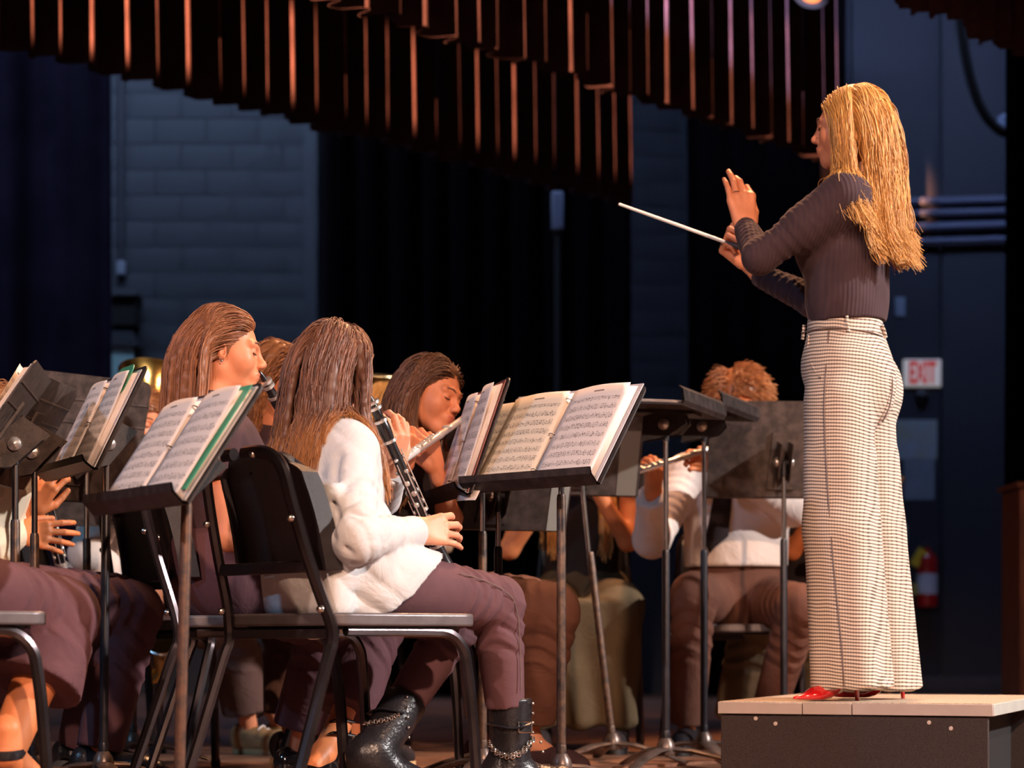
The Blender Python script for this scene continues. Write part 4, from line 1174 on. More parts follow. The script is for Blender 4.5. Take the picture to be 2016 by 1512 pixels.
def hair_long(fig, m, length=0.42, n=1500, guides=26, M_=20, coll=(), part=0.0, back=0.5, rad=0.0016, seed=1, wave=0.004, tuck=True, name='hair', mass=0.012, clump=0.5, lmin=0.8, layer=(0.010, 0.024), front=0.0, cap=True, tipflip=0.0, bias=None, tuckw=0.9):
    r = np.random.default_rng(seed)
    hc = np.array(fig.J['hc']); Rh = fig.Rh
    c0 = np.array((-0.015, 0, 0.028)); rr = np.array((0.098, 0.078, 0.092))
    def roots(k):
        out = []
        while len(out) < k:
            d = r.normal(size=3); d /= np.linalg.norm(d)
            p = c0 + rr * d
            if p[2] > -0.085 + (p[0] + 0.06) / 0.145 * 0.16 and p[2] > -0.06:
                out.append(p)
        return np.array(out)
    skull = [ell(fig.H(*c0), rr, Rh, 0), ell(fig.H(0.02, 0, -0.03), (0.058, 0.062, 0.08), Rh, 0), cone(fig.H(-0.02, 0, -0.05), fig.J['neck'], 0.05, 0.055, 0)] + list(coll)
    def sim(roots_, off):
        N = len(roots_)
        P = np.zeros((N, M_, 3))
        p = hc + roots_ @ Rh.T
        side = np.sign(roots_[:, 1] - part); side[side == 0] = 1
        L = length * (lmin + (1 - lmin) * r.random(N)) + np.clip(roots_[:, 2], -0.06, 0.12) * 1.0
        step = L / (M_ - 1)
        comb = np.stack([-back * np.ones(N) - np.clip(roots_[:, 0] * 6, -0.2, 0.6), side * (1.0 - 0.88 * (roots_[:, 0] < -0.015)), -0.25 * np.ones(N)], 1) @ Rh.T
        comb /= np.linalg.norm(comb, axis=1, keepdims=True)
        P[:, 0] = p
        bz = np.array(bias) if bias is not None else np.zeros(3)
        for i in range(1, M_):
            t = i / (M_ - 1)
            dist = t * L
            w = np.clip(1 - dist / 0.13, 0, 1)[:, None]
            d = comb * w + np.array((0, 0, -1.0)) * (1 - w * 0.8) + bz * (1 - w)
            loc = (p - hc) @ Rh
            if tuck:
                pull = np.clip((loc[:, 0] - (0.005 + front)) / 0.05, 0, 1.2) * (dist < 0.25)
                d = d - (pull[:, None] * Rh[:, 0][None, :]) * tuckw
            d /= np.linalg.norm(d, axis=1, keepdims=True)
            p = p + d * step[:, None]
            p = push_out(skull, p, off)
            P[:, i] = p
        for _ in range(3):
            P[:, 1:-1] = (P[:, :-2] + 2 * P[:, 1:-1] + P[:, 2:]) / 4
        return P
    G = sim(roots(guides * 3), np.full(guides * 3, 0.005))
    parts = []
    pr = []
    if cap:
        pr.append(ell(fig.H(*c0), rr + 0.006, Rh, 0.0))
        pr.append(ell(fig.H(0.070, 0, -0.030), (0.068, 0.115, 0.108), Rh, 0.01, 's'))
        pr.append(ell(fig.H(0.02, 0, -0.085), (0.10, 0.10, 0.06), Rh, 0.01, 's'))
    for g_ in [q for q in G if ((q[0] - hc) @ Rh)[0] < 0.03][:guides]:
        for i in range(1, M_ - 3, 2):
            k_ = i / M_
            pr.append(cone(g_[i], g_[min(i + 2, M_ - 1)], mass * (1.15 - 0.5 * k_), mass * (1.05 - 0.5 * k_), 0.012))
    parts.append(sdf_mesh(pr, 0.006))
    rt = roots(n)
    S = sim(rt, r.uniform(layer[0], layer[1], n))
    # clumping towards guide strands
    gi = np.argmin(((S[:, 0, None, :] - G[None, :, 0, :]) ** 2).sum(2) + 0.4 * ((S[:, -1, None, :] - G[None, :, -1, :]) ** 2).sum(2), 1)
    tt = np.linspace(0, 1, M_)[None, :, None]
    Gs = G[gi]
    S = S + (Gs - S) * (clump * np.clip(tt * 1.4 - 0.3, 0, 1) ** 1.5)
    S += wave * np.sin(tt * 14 + r.uniform(0, 6.3, (n, 1, 1))) * r.normal(size=(n, 1, 3)) * np.clip(tt * 2, 0, 1)
    if tipflip:
        S += (np.clip(tt - 0.85, 0, 1) / 0.15) ** 2 * np.array(tipflip)[None, None, :] * r.uniform(0.3, 1.2, (n, 1, 1))
    shp = S.shape
    S = push_out(list(coll), S.reshape(-1, 3), 0.002, 1).reshape(shp) if coll else S
    sc_ = fig.hs
    def rs(P_):
        d_ = P_ - hc; w_ = np.clip(1 - (np.linalg.norm(d_, axis=-1, keepdims=True) - 0.10) / 0.25, 0, 1)
        return hc + d_ * (1 - (1 - sc_) * w_)
    S = rs(S)
    parts[0] = (rs(parts[0][0]), parts[0][1])
    parts.append(strands_mesh(S, rad))
    n0 = len(parts[0][0])
    rn = np.concatenate([np.full(n0, 0.25), np.repeat(np.clip(r.normal(0.5, 0.24, n), 0, 1), M_ * 3)])
    zz = parts[0][0][:, 2]
    tp = np.concatenate([np.clip((hc[2] + 0.1 - zz) / (length + 0.1), 0, 1), np.tile(np.repeat(np.linspace(0, 1, M_), 3), n)])
    return fig.add(name, parts, m, {'rnd': rn, 'tip': tp})

def hair_short(fig, m, n=900, length=0.05, seed=2, rad=0.0016, lift=0.012):
    r = np.random.default_rng(seed)
    hc = np.array(fig.J['hc']); Rh = fig.Rh
    c0 = np.array((-0.015, 0, 0.032)); rr = np.array((0.098, 0.080, 0.092))
    out = []
    while len(out) < n:
        d = r.normal(size=3); d /= np.linalg.norm(d)
        p = c0 + rr * d
        if p[2] > -0.075 + (p[0] + 0.06) / 0.145 * 0.14 and p[2] > -0.07:
            out.append((p, d))
    p0 = np.array([o[0] for o in out]); d0 = np.array([o[1] for o in out])
    sw = np.stack([0.5 * np.ones(n), 0.5 * np.sign(p0[:, 1] + 0.02), -0.35 * np.ones(n)], 1)
    M_ = 7
    S = np.zeros((n, M_, 3)); p = p0.copy(); L = length * r.uniform(0.6, 1.2, n)
    for i in range(M_):
        S[:, i] = p
        t = i / (M_ - 1)
        d = d0 * (0.75 - 0.6 * t) + sw * (0.4 + 0.6 * t) + r.normal(size=(n, 3)) * 0.12
        d /= np.linalg.norm(d, axis=1, keepdims=True)
        p = p + d * (L / (M_ - 1))[:, None]
    S = S @ Rh.T + hc
    cap = [ell(fig.H(*c0), rr + lift, Rh, 0.0), ell(fig.H(0.072, 0, -0.045), (0.062, 0.075, 0.100), Rh, 0.012, 's'), ell(fig.H(0.03, 0, -0.09), (0.12, 0.10, 0.06), Rh, 0.012, 's')]
    parts = [fig.rescale(sdf_mesh(cap, 0.006)), fig.rescale(strands_mesh(S, rad))]
    rn = np.concatenate([np.full(len(parts[0][0]), 0.35), np.repeat(np.clip(r.normal(0.5, 0.25, n), 0, 1), M_ * 3)])
    return fig.add('hair', parts, m, {'rnd': rn})

def clarinet(a, b, label, keys=True, m=None):
    """a: tip of the mouthpiece, b: end of the bell; keywork on the side facing away from the player"""
    a = Vector(a); b = Vector(b)
    L = (b - a).length; d = (b - a) / L
    rt = empty('clarinet', a, 0, label, 'clarinet', 'clarinets')
    M_cl = mat('clarinet_black', (0.012, 0.010, 0.012), 0.28, coat=0.3)
    M_key = mat('key_silver', (0.85, 0.82, 0.80), 0.3, metal=0.85)
    o = Vector((0, 0, 0))
    MB().lathe([(0.0015, 0), (0.006, 0.012), (0.0115, 0.055), (0.0125, 0.075), (0.0115, 0.078)], o, d, 16).build('mouthpiece', M_cl, rt)
    MB().lathe([(0.013, 0.078), (0.0165, 0.085), (0.0175, 0.11), (0.015, 0.138)], o, d, 16).build('barrel', M_cl, rt)
    MB().lathe([(0.0135, 0.138), (0.0135, 0.355), (0.0135, 0.36), (0.0138, L - 0.11)], o, d, 16).build('joint_body', M_cl, rt)
    MB().lathe([(0.0165, L - 0.115), (0.0175, L - 0.09), (0.021, L - 0.05), (0.033, L - 0.005), (0.034, L), (0.030, L), (0.018, L - 0.05)], o, d, 20).build('bell', M_cl, rt)
    for h in (0.030, 0.045, 0.080, 0.136, 0.355, L - 0.115):
        MB().lathe([(0.014, h), (0.0183, h + 0.001), (0.0183, h + 0.008), (0.014, h + 0.009)], o, d, 16).build('ring', M_key, rt)
    if keys:
        side = d.cross(Vector((0, 0, 1))).normalized(); upn = side.cross(d).normalized()
        if upn.z < 0: upn = -upn
        for i, (h, w, r) in enumerate(((0.19, 0.3, 0.0055), (0.225, -0.5, 0.006), (0.255, 0.2, 0.0075), (0.285, -0.15, 0.0075), (0.315, 0.25, 0.0075), (0.335, -0.9, 0.006), (0.375, 0.2, 0.008), (0.405, -0.2, 0.008), (0.435, 0.2, 0.008), (0.465, 0.8, 0.009), (0.49, -0.7, 0.009), (0.52, 0.5, 0.010))):
            if h > L - 0.12: continue
            for off in (0, 2.2, -1.7):
                v = upn * math.cos(w + off) + side * math.sin(w + off)
                c = d * h + v * 0.0145
                MB().lathe([(0.0001, 0.006), (r * 0.6, 0.006), (r, 0.003), (r, 0), (r * 0.5, -0.003)], c, v, 10).build('key', M_key, rt)
        for w, h0, h1 in ((0.55, 0.17, 0.34), (-0.6, 0.20, 0.35), (0.6, 0.365, 0.53), (-0.55, 0.37, 0.5), (1.7, 0.22, 0.5), (-1.6, 0.25, 0.5), (2.6, 0.2, 0.45), (-2.5, 0.3, 0.52)):
            v = upn * math.cos(w) + side * math.sin(w)
            MB().tube([d * h0 + v * 0.0185, d * min(h1, L - 0.12) + v * 0.0185], 0.0018, 6).build('key_rod', M_key, rt)
    return rt

def flute(a, b, label):
    a = Vector(a); b = Vector(b); L = (b - a).length; d = (b - a) / L
    rt = empty('flute', a, 0, label, 'flute', 'flutes')
    M_fl = mat('flute_silver', (0.90, 0.86, 0.82), 0.3, metal=0.65)
    o = Vector((0, 0, 0))
    MB().lathe([(0.0001, 0), (0.0098, 0.001), (0.0098, 0.22), (0.0112, 0.222), (0.0112, 0.25), (0.0095, 0.252), (0.0095, L)], o, d, 14).build('tube', M_fl, rt)
    side = d.cross(Vector((0, 0, 1))).normalized(); upn = side.cross(d).normalized()
    if upn.z < 0: upn = -upn
    MB().ball(d * 0.17 + upn * 0.008, (0.016, 0.016, 0.005), 8, np.array((d, side, upn)).T).build('lip_plate', M_fl, rt)
    for i in range(14):
        h = 0.29 + i * 0.024
        if h > L - 0.02: break
        v = (upn + side * (0.25 if i % 3 == 0 else -0.1)).normalized()
        MB().lathe([(0.0001, 0.006), (0.006, 0.006), (0.0085, 0.004), (0.0085, 0.001), (0.005, 0)], d * h + v * 0.0095, v, 10).build('key', M_fl, rt)
    MB().tube([d * 0.28 + side * 0.011 + upn * 0.006, d * (L - 0.03) + side * 0.011 + upn * 0.006], 0.0022, 6).build('key_rod', M_fl, rt)
    return rt
# ------------------------------------------------------------------ cloth materials
def knit_mat(name, col):
    m = mat(name, col, 0.85, noise=0.15, nscale=18, spec=0.2, sheen=0.15, sheen_tint=(0.9, 0.7, 0.7))
    nt = m.node_tree; b = nt.nodes['Principled BSDF']
    tc = nt.nodes.new('ShaderNodeTexCoord')
    mp = nt.nodes.new('ShaderNodeMapping'); mp.inputs['Rotation'].default_value = (0, 0, math.radians(-25))
    nt.links.new(tc.outputs['Object'], mp.inputs['Vector'])
    wv = nt.nodes.new('ShaderNodeTexWave'); wv.bands_direction = 'X'; wv.inputs['Scale'].default_value = 28; wv.inputs['Distortion'].default_value = 0.3
    nt.links.new(mp.outputs[0], wv.inputs['Vector'])
    bp = nt.nodes.new('ShaderNodeBump'); bp.inputs['Strength'].default_value = 0.3; bp.inputs['Distance'].default_value = 0.004
    nt.links.new(wv.outputs['Fac'], bp.inputs['Height']); nt.links.new(bp.outputs[0], b.inputs['Normal'])
    return m
def check_mat(name, light, dark):
    m = bpy.data.materials.new(name); m.use_nodes = True
    nt = m.node_tree; b = nt.nodes['Principled BSDF']; b.inputs['Roughness'].default_value = 0.85; b.inputs['Specular IOR Level'].default_value = 0.2
    tc = nt.nodes.new('ShaderNodeTexCoord'); sp = nt.nodes.new('ShaderNodeSeparateXYZ'); nt.links.new(tc.outputs['Object'], sp.inputs[0])
    nz = nt.nodes.new('ShaderNodeTexNoise'); nz.inputs['Scale'].default_value = 5; nt.links.new(tc.outputs['Object'], nz.inputs['Vector'])
    def mth(op, a, c=None):
        n = nt.nodes.new('ShaderNodeMath'); n.operation = op
        for i, q in enumerate((a, c)):
            if q is None: continue
            if hasattr(q, 'is_linked'): nt.links.new(q, n.inputs[i])
            else: n.inputs[i].default_value = q
        return n.outputs[0]
    zz = mth('ADD', sp.outputs[2], mth('ADD', mth('MULTIPLY', nz.outputs['Fac'], 0.03), mth('MULTIPLY', sp.outputs[0], 0.10)))
    per = 0.0098
    fz = mth('FRACT', mth('MULTIPLY', zz, 1 / per))
    xx = mth('ADD', mth('MULTIPLY', sp.outputs[0], 0.85), mth('MULTIPLY', sp.outputs[1], -0.5))
    fx = mth('FRACT', mth('MULTIPLY', xx, 1 / (per * 0.75)))
    h = mth('LESS_THAN', fz, 0.46)
    v = mth('LESS_THAN', fx, 0.30)
    ink = mth('ADD', mth('MULTIPLY', h, 0.76), mth('MULTIPLY', v, 0.2))
    mx = nt.nodes.new('ShaderNodeMixRGB'); mx.inputs[1].default_value = (*light, 1); mx.inputs[2].default_value = (*dark, 1)
    nt.links.new(ink, mx.inputs[0]); nt.links.new(mx.outputs[0], b.inputs['Base Color'])
    return m
def cloth(name, col, bump=0.35, bscale=26, rough=0.85, noise=0.12, stretch=(1, 1, 1)):
    m = mat(name, col, rough, noise=noise, nscale=9, bump=bump, bscale=bscale, bstretch=stretch, spec=0.2)
    nt = m.node_tree
    bp = next(n for n in nt.nodes if n.type == 'BUMP')
    src = bp.inputs['Height'].links[0].from_node
    src.inputs['Scale'].default_value = bscale * 0.5; src.inputs['Detail'].default_value = 4.0; src.inputs['Distortion'].default_value = 1.2
    bp.inputs['Distance'].default_value = 0.014
    return m
M_white = cloth('white_cotton', (0.57, 0.56, 0.57), 0.5, 20, noise=0.04)
M_pinkw = cloth('pinkish_white_cotton', (0.70, 0.60, 0.55), 0.45, 20, noise=0.06)
M_cream = cloth('cream_cotton', (0.70, 0.60, 0.46), 0.45, 20, noise=0.06)
M_plum = cloth('plum_cloth', (0.105, 0.046, 0.055))
M_plumd = cloth('plum_dark_cloth', (0.062, 0.032, 0.038))
M_leg = cloth('plum_leggings', (0.115, 0.055, 0.065), 0.15)
M_brown = cloth('brown_trouser', (0.115, 0.048, 0.032))
M_browng = cloth('brown_grey_trouser', (0.105, 0.055, 0.045))
M_olive = cloth('olive_cloth', (0.095, 0.066, 0.036))
M_oliveg = cloth('olive_grey_cloth', (0.20, 0.155, 0.10))
M_blackc = cloth('black_cloth', (0.022, 0.015, 0.016))
M_knit = knit_mat('aubergine_knit', (0.058, 0.034, 0.040))
M_check = check_mat('checked_wool', (0.74, 0.62, 0.52), (0.075, 0.045, 0.042))
M_leather = mat('black_leather', (0.016, 0.015, 0.019), 0.3, bump=0.2, bscale=120, noise=0.3, nscale=20)
M_sole = mat('black_rubber', (0.014, 0.012, 0.012), 0.6)
M_patent = mat('black_patent', (0.008, 0.007, 0.008), 0.08, coat=1.0)
M_redp = mat('red_patent', (0.55, 0.010, 0.012), 0.15, coat=1.0)
M_tan = mat('tan_canvas', (0.42, 0.22, 0.09), 0.7, noise=0.3, nscale=25)
M_tansole = mat('tan_sole', (0.50, 0.32, 0.16), 0.6)
M_silver = mat('silver', (0.75, 0.72, 0.70), 0.2, metal=1.0)
M_brass = mat('brass', (0.85, 0.50, 0.14), 0.18, metal=1.0, noise=0.1)
HB_blonde = hair_mat('hair_blonde', (0.36, 0.145, 0.035), (0.95, 0.50, 0.15), rough=0.42)
HB_brown = hair_mat('hair_brown_red', (0.13, 0.045, 0.020), (0.44, 0.175, 0.080))
HB_dark = hair_mat('hair_dark_brown', (0.06, 0.026, 0.018), (0.30, 0.130, 0.080), tip=(0.42, 0.16, 0.04))
HB_dark2 = hair_mat('hair_dark_brown_plain', (0.05, 0.022, 0.014), (0.24, 0.105, 0.055), tip=(0.26, 0.12, 0.05))
HB_auburn = hair_mat('hair_auburn', (0.14, 0.045, 0.015), (0.42, 0.17, 0.06))
HB_ginger = hair_mat('hair_ginger', (0.17, 0.055, 0.020), (0.50, 0.20, 0.075))

# ------------------------------------------------------------------ conductor
c = Fig(0.957, 6.50, 155, pel=W(1668, 742, 6.5), chest=W(1668, 520, 6.5), neck=W(1690, 352, 6.5), head=W(1672, 249, 6.47), hy=160, pitch=-3,
        shL=W(1664, 392, 6.36), shR=W(1722, 392, 6.64), elL=W(1496, 506, 6.40), wrL=W(1467, 448, 6.60), elR=W(1602, 592, 6.66), wrR=W(1493, 541, 6.80),
        hipL=W(1652, 790, 6.43), hipR=W(1692, 790, 6.58), knL=W(1652, 1040, 6.42), knR=W(1706, 1040, 6.60), anL=W(1674, 1330, 6.43), anR=W(1733, 1330, 6.62))
c.open('conductor in dark knit sweater and checked wide trousers raising both hands')
J = c.J
hl = c.hand(J['wrL'], (-0.12, 0.15, 1), (0.95, 0.25, 0), curls=[(38, 45, 25), (24, 28, 16), (12, 16, 10), (10, 14, 10)], N=(0, 1, 0), thumb=(0.45, 0.5), spread=0, sc=1.1)
hr = c.hand(J['wrR'] + Vector((-0.035, 0.0, 0.035)), (-0.72, 0.1, 0.70), (-0.3, 0.2, 0.6), curls=[(65, 80, 45), (75, 80, 45), (80, 80, 45), (85, 80, 45)], N=(-0.3, -0.6, -0.6), thumb=(0.1, 0.5))
b = c.body(SKIN[0], [hl, hr], extra=[cone(J['wrR'], J['wrR'] + Vector((-0.05, 0.0, 0.045)), 0.024, 0.022, 0.02)])
c.face(b, 1)
nk = Vector((0, 0, 1))
sw = c.torso(0.010, 0.93)[1:4]
sw += [ell(W(1668, 590, 6.5), (0.105, 0.125, 0.10), c.Rp, 0.05), ell(W(1618, 478, 6.5), (0.075, 0.105, 0.085), c.Rp, 0.06), cone(J['neck'] - nk * 0.05, J['neck'] - nk * 0.005, 0.075, 0.062, 0.03)]
sw += [half(W(1668, 636, 6.5), (0.06, 0.0, -1), W(1668, 900, 6.5) - Vector((0.4, 0.4, 0)), W(1668, 560, 6.5) + Vector((0.4, 0.4, 0)))]
for q in 'LR':
    sw += c.arm(q, 0.010, 1.0, True, crease=(0.0022, 0.03, 0.5, 0.1, 0.95))
sw += [cone(J['shL'], J['shL'].lerp(J['elL'], 0.45), 0.066, 0.054, 0.05), cone(J['shR'], J['shR'].lerp(J['elR'], 0.4), 0.062, 0.052, 0.05)]
c.add('sweater', [sdf_mesh(sw, 0.0055)], M_knit)
def fold(amp, f1, f2, sd):
    def fn(lx, ly, lz):
        return amp * np.sin(lx * f1 + 2.0 * np.sin(lz * 3 + sd)) * np.clip((0.45 - lz) * 2, 0, 1)
    return fn
tr = [cone(W(1663, 628, 6.5), W(1666, 700, 6.5), 0.104, 0.113, 0.03, flat=(c.l, 1.18), end='a'), ell(W(1668, 735, 6.5), (0.122, 0.150, 0.11), c.Rp, 0.05),
      ell(W(1718, 770, 6.45), (0.062, 0.075, 0.095), c.Rp, 0.05), ell(W(1738, 770, 6.58), (0.058, 0.07, 0.09), c.Rp, 0.05)]
for q, sd in (('L', 0.4), ('R', 2.0)):
    h, k_, a_ = J['hip' + q], J['kn' + q], J['an' + q]
    a_ = a_ - Vector((0, 0, 0.030 if q == 'L' else 0.035))
    tr += [cone(h, k_, 0.100, 0.098, 0.03), cone(k_, a_, 0.098, 0.102, 0.03, end='b')]
    # long vertical drape folds
    for dx, dy, amp in ((-0.060, -0.055, 0.030), (0.055, -0.060, 0.032), (0.085, 0.02, 0.03), (-0.085, 0.03, 0.03)):
        v = c.f * (-dx) + c.l * (-dy) * (1 if q == 'L' else 0.6)
        tr.append(cone(h.lerp(k_, 0.45) + v * 0.85, a_ + v * 1.05, amp * 0.8, amp * 1.05, 0.03, end='b'))
tr.append(cone(W(1738, 850, 6.36), W(1752, 1330, 6.38), 0.004, 0.010, 0.03, op='s'))
trs = c.add('trousers', [sdf_mesh(tr, 0.006)], M_check)
# waistband, loops, pocket, side seam
def on_surf(u, v, prims, y0=6.0, off=0.002):
    """point on the near side of a figure seen at pixel (u, v)"""
    lo_, hi_ = y0, y0 + 1.2
    ys = np.linspace(lo_, hi_, 400)
    P = np.array([W(u, v, y) for y in ys])
    d = ev_points(prims, P)
    i = int(np.argmax(d < off + 0.002)) if (d < off + 0.002).any() else int(np.argmin(d))
    return Vector(P[i])
def seam(name, pts, r, m, parent=None, prims=tr, per=4):
    fine = []
    for (u0, v0), (u1, v1) in zip(pts[:-1], pts[1:]):
        fine += [(u0 + (u1 - u0) * t / 6, v0 + (v1 - v0) * t / 6) for t in range(6)]
    path = [on_surf(u, v, prims, off=0.005) for u, v in fine + [pts[-1]]]
    for _ in range(2):
        path = [path[0]] + [(path[i - 1] + path[i] * 2 + path[i + 1]) / 4 for i in range(1, len(path) - 1)] + [path[-1]]
    return c.part(name, MB().tube(path, r, 6), m, parent or trs)
M_seam = mat('seam_dark', (0.16, 0.11, 0.10), 0.9)
seam('side_seam', [(1632, 650), (1626, 720), (1622, 800), (1626, 900), (1632, 1000), (1640, 1100), (1650, 1200), (1658, 1280), (1662, 1352)], 0.0018, M_seam)
seam('pocket_piping', [(1592, 660), (1590, 690), (1597, 715), (1607, 735), (1616, 744)], 0.0026, M_check)
seam('welt_pocket', [(1686, 699), (1705, 697), (1725, 699), (1742, 706)], 0.0032, M_check)
seam('waist_seam', [(1578, 655), (1605, 648), (1640, 645), (1680, 648), (1715, 654), (1738, 662)], 0.0018, M_seam)
for pts in ([(1667, 622), (1668, 636), (1671, 653)], [(1737, 640), (1741, 652), (1744, 664)], [(1583, 640), (1582, 655), (1580, 668)]):
    seam('belt_loop', pts, 0.0050, M_check)
seam('back_seam', [(1752, 700), (1758, 760), (1752, 800), (1738, 830)], 0.0018, M_seam)
# shoes: red patent heels
for q, toe, heel in (('L', W(1560, 1368, 6.34), W(1722, 1352, 6.47)), ('R', W(1640, 1360, 6.62), W(1781, 1345, 6.68))):
    PT = Vector((toe.x, toe.y, PZ)); d = Vector((heel.x - toe.x, heel.y - toe.y, 0)).normalized()
    hp = PT + d * 0.205
    pr = [cone(PT + d * 0.008 + nk * 0.010, PT + d * 0.075 + nk * 0.016, 0.007, 0.027, 0.02, flat=((0, 0, 1), 0.62)), cone(PT + d * 0.075 + nk * 0.016, PT + d * 0.125 + nk * 0.036, 0.024, 0.022, 0.02),
          cone(PT + d * 0.125 + nk * 0.036, hp + nk * 0.085, 0.022, 0.027, 0.02), half(PT + nk * 0.004, (0, 0, -1), PT - Vector((0.3, 0.3, 0.1)), PT + Vector((0.3, 0.3, 0.02)))]
    so = c.add('heeled_shoe', [sdf_mesh(pr, 0.004)], M_redp)
    c.part('stiletto_heel', MB().tube([hp + nk * 0.075 + d * 0.008, hp + d * 0.014 + nk * 0.03, hp + d * 0.016], [0.014, 0.0065, 0.006], 10), M_redp, so)
coll = sw[:7] + [cone(J['shL'], J['elL'], 0.056, 0.05, 0), cone(J['shR'], J['elR'], 0.056, 0.05, 0)]
hair_long(c, HB_blonde, length=0.43, n=3600, guides=34, M_=24, coll=coll, part=0.01, back=0.42, rad=0.0013, seed=21, wave=0.006, tuck=True, mass=0.008, clump=0.4, lmin=0.78, layer=(0.005, 0.024), front=0.040, tipflip=(0.03, -0.005, 0.0), bias=(0.055, -0.03, 0))
# wrist cuff and finger ring
bt = empty('baton', W(1432, 478, 6.76), 0, 'white conducting baton held out to the left', 'baton')
e_ = W(1219, 402, 6.86) - bt.location
MB().tube([(0, 0, 0), e_ * 0.5, e_], [0.0052, 0.0047, 0.0040], 8).build('shaft', mat('baton_white', (0.85, 0.80, 0.72), 0.4), bt)
dd = e_.normalized()
MB().lathe([(0.004, -0.05), (0.010, -0.04), (0.008, -0.015), (0.0055, 0.006), (0.004, 0.01)], (0, 0, 0), dd, 12).build('grip', mat('baton_cork', (0.03, 0.025, 0.035), 0.6), bt)
rr_ = V3(J['wrL'] + Vector((0, 0, 0)))
c.part('ring', MB().tube([J['wrL'] + Vector((-0.025 + 0.0105 * math.cos(a), 0.012 + 0.0105 * math.sin(a), 0.105)) for a in np.linspace(0, 6.283, 16)], 0.0014, 6), M_silver)

# ------------------------------------------------------------------ front clarinet player, white shirt
p = Fig(-0.41, 5.43, 40, chest=W(640, 965, 5.46), neck=W(644, 822, 5.49), head=W(664, 729, 5.53), hy=58, pitch=-14,
        shR=W(686, 888, 5.38), shL=W(604, 868, 5.64), elR=W(700, 1064, 5.20), wrR=W(814, 1048, 5.47), elL=W(748, 980, 5.88), wrL=W(772, 925, 5.74),
        knR=W(978, 1188, 5.68), anR=W(1004, 1512, 5.72), knL=W(905, 1215, 5.86), anL=W(745, 1465, 5.64))
p.open('clarinet player from behind in a white shirt with long dark hair')
J = p.J
cl_a, cl_b = W(722, 768, 5.63), W(893, 1150, 5.80)
hr = p.hand(J['wrR'], (0.80, 0.52, 0.10), (-0.2, 0.25, 1.0), curls=[(22, 30, 20), (20, 28, 20), (20, 25, 18), (12, 18, 12)], N=(-0.45, 0.9, 0), thumb=(0.2, 0.9), spread=7)
hl = p.hand(J['wrL'], (0.1, -0.3, 0.9), (0.5, 0.2, 0.3), curls=[(40, 40, 30)] * 4)
b = p.body(SKIN[1], [hr, hl])
Z = Vector((0, 0, 1))
def shirt_disp(X, Y, Z_):
    u_ = X * 0.77 + Y * 0.64
    ph1 = 26 * (Z_ * 0.8 + 0.9 * u_) + 2.2 * np.sin(13 * X + 7 * Z_) + 1.5 * np.sin(19 * Y - 6 * Z_)
    ph2 = 34 * (Z_ * 0.9 - 0.7 * u_) + 2.5 * np.sin(11 * X - 9 * Z_ + 1) + 1.2 * np.sin(23 * Y)
    w1 = 0.5 + 0.5 * np.sin(9 * u_ + 11 * Z_)
    return -0.0065 * (np.abs(np.sin(ph1)) ** 0.7 - 0.65) * w1 - 0.0055 * (np.abs(np.sin(ph2)) ** 0.7 - 0.65) * (1 - w1)
tail = J['pel'] - p.f * 0.118 - p.l * 0.03
ex = [cone(J['pel'] + Z * 0.02, J['pel'] + p.f * 0.03 - Z * 0.03, 0.150, 0.165, 0.05, flat=(p.l, 1.15)), cone(J['hipR'] + Z * 0.02, J['hipR'].lerp(J['knR'], 0.50) + Z * 0.022, 0.098, 0.078, 0.03, end='b'),
      cone(J['hipL'] + Z * 0.02, J['hipL'].lerp(J['knL'], 0.50) + Z * 0.022, 0.108, 0.080, 0.04, end='b'),
      rbox(tail + Z * 0.045, (0.032, 0.150, 0.155), p.Rp, 0.03, 0.05, wob=lambda lx, ly, lz: 0.0025 * np.sin(ly * 40 + lz * 18))]
half_cut = half(J['hipR'].lerp(J['knR'], 0.16) - Z * 0.03, tuple((p.f * 0.62 - Z * 0.9)), J['hipR'] - Vector((0.6, 0.5, 0.5)), J['hipR'] + Vector((0.8, 0.7, 0.06)), 0.0)
pr = p.torso(0.014)[1:] + [ell(J['pel'] + Z * 0.03, (0.132, 0.165, 0.11), p.Rp, 0.05)] + ex + [half_cut]
for i, q in enumerate('RL'):
    pr += p.arm(q, 0.016, 1.0, True, crease=(0.0020, 0.052, 0.7 + i, 0.05, 0.95), k=0.008)
    c_ = J['wr' + q]; d_ = (c_ - J['el' + q]).normalized()
    pr.append(cone(c_ - d_ * 0.06, c_ - d_ * 0.004, 0.041, 0.040, 0.004, end='b'))
pr += [cone(J['shR'], J['shR'].lerp(J['elR'], 0.35), 0.060, 0.056, 0.02), cone(J['elR'] + Z * 0.01, J['elR'] - Z * 0.002, 0.048, 0.049, 0.02)]
# big drape folds of the back
for (u0, v0, u1, v1, r_) in ((655, 1000, 690, 1090, 0.006), (640, 1040, 700, 1110, 0.005), (665, 900, 655, 1060, 0.005), (690, 1010, 740, 1030, 0.004)):
    a_ = on_surf(u0, v0, pr, 5.0); b_ = on_surf(u1, v1, pr, 5.0)
    pr.append(cone(a_, b_, r_, r_ * 0.4, 0.022, op='s'))
shirt1 = pr
p.add('shirt', [sdf_mesh(pr, 0.0052, shirt_disp)], M_white)
p.trousers(M_leg, 0.088, 0.064, 0.049, (0.63, 0.69), crease=0.0035, res=0.006)
lw = [cone(J['hipR'], J['knR'], 0.0936, 0.068, 0.02), cone(J['knR'], J['anR'], 0.066, 0.046, 0.02)]
p.part('side_seam', MB().tube(smoothpath([on_surf(u, v, lw, 5.2, 0.004) for u, v in ((905, 1128), (945, 1140), (985, 1158), (1010, 1180), (1020, 1215), (1024, 1270), (1026, 1330), (1026, 1360))], 4), 0.0013, 6), M_seam)
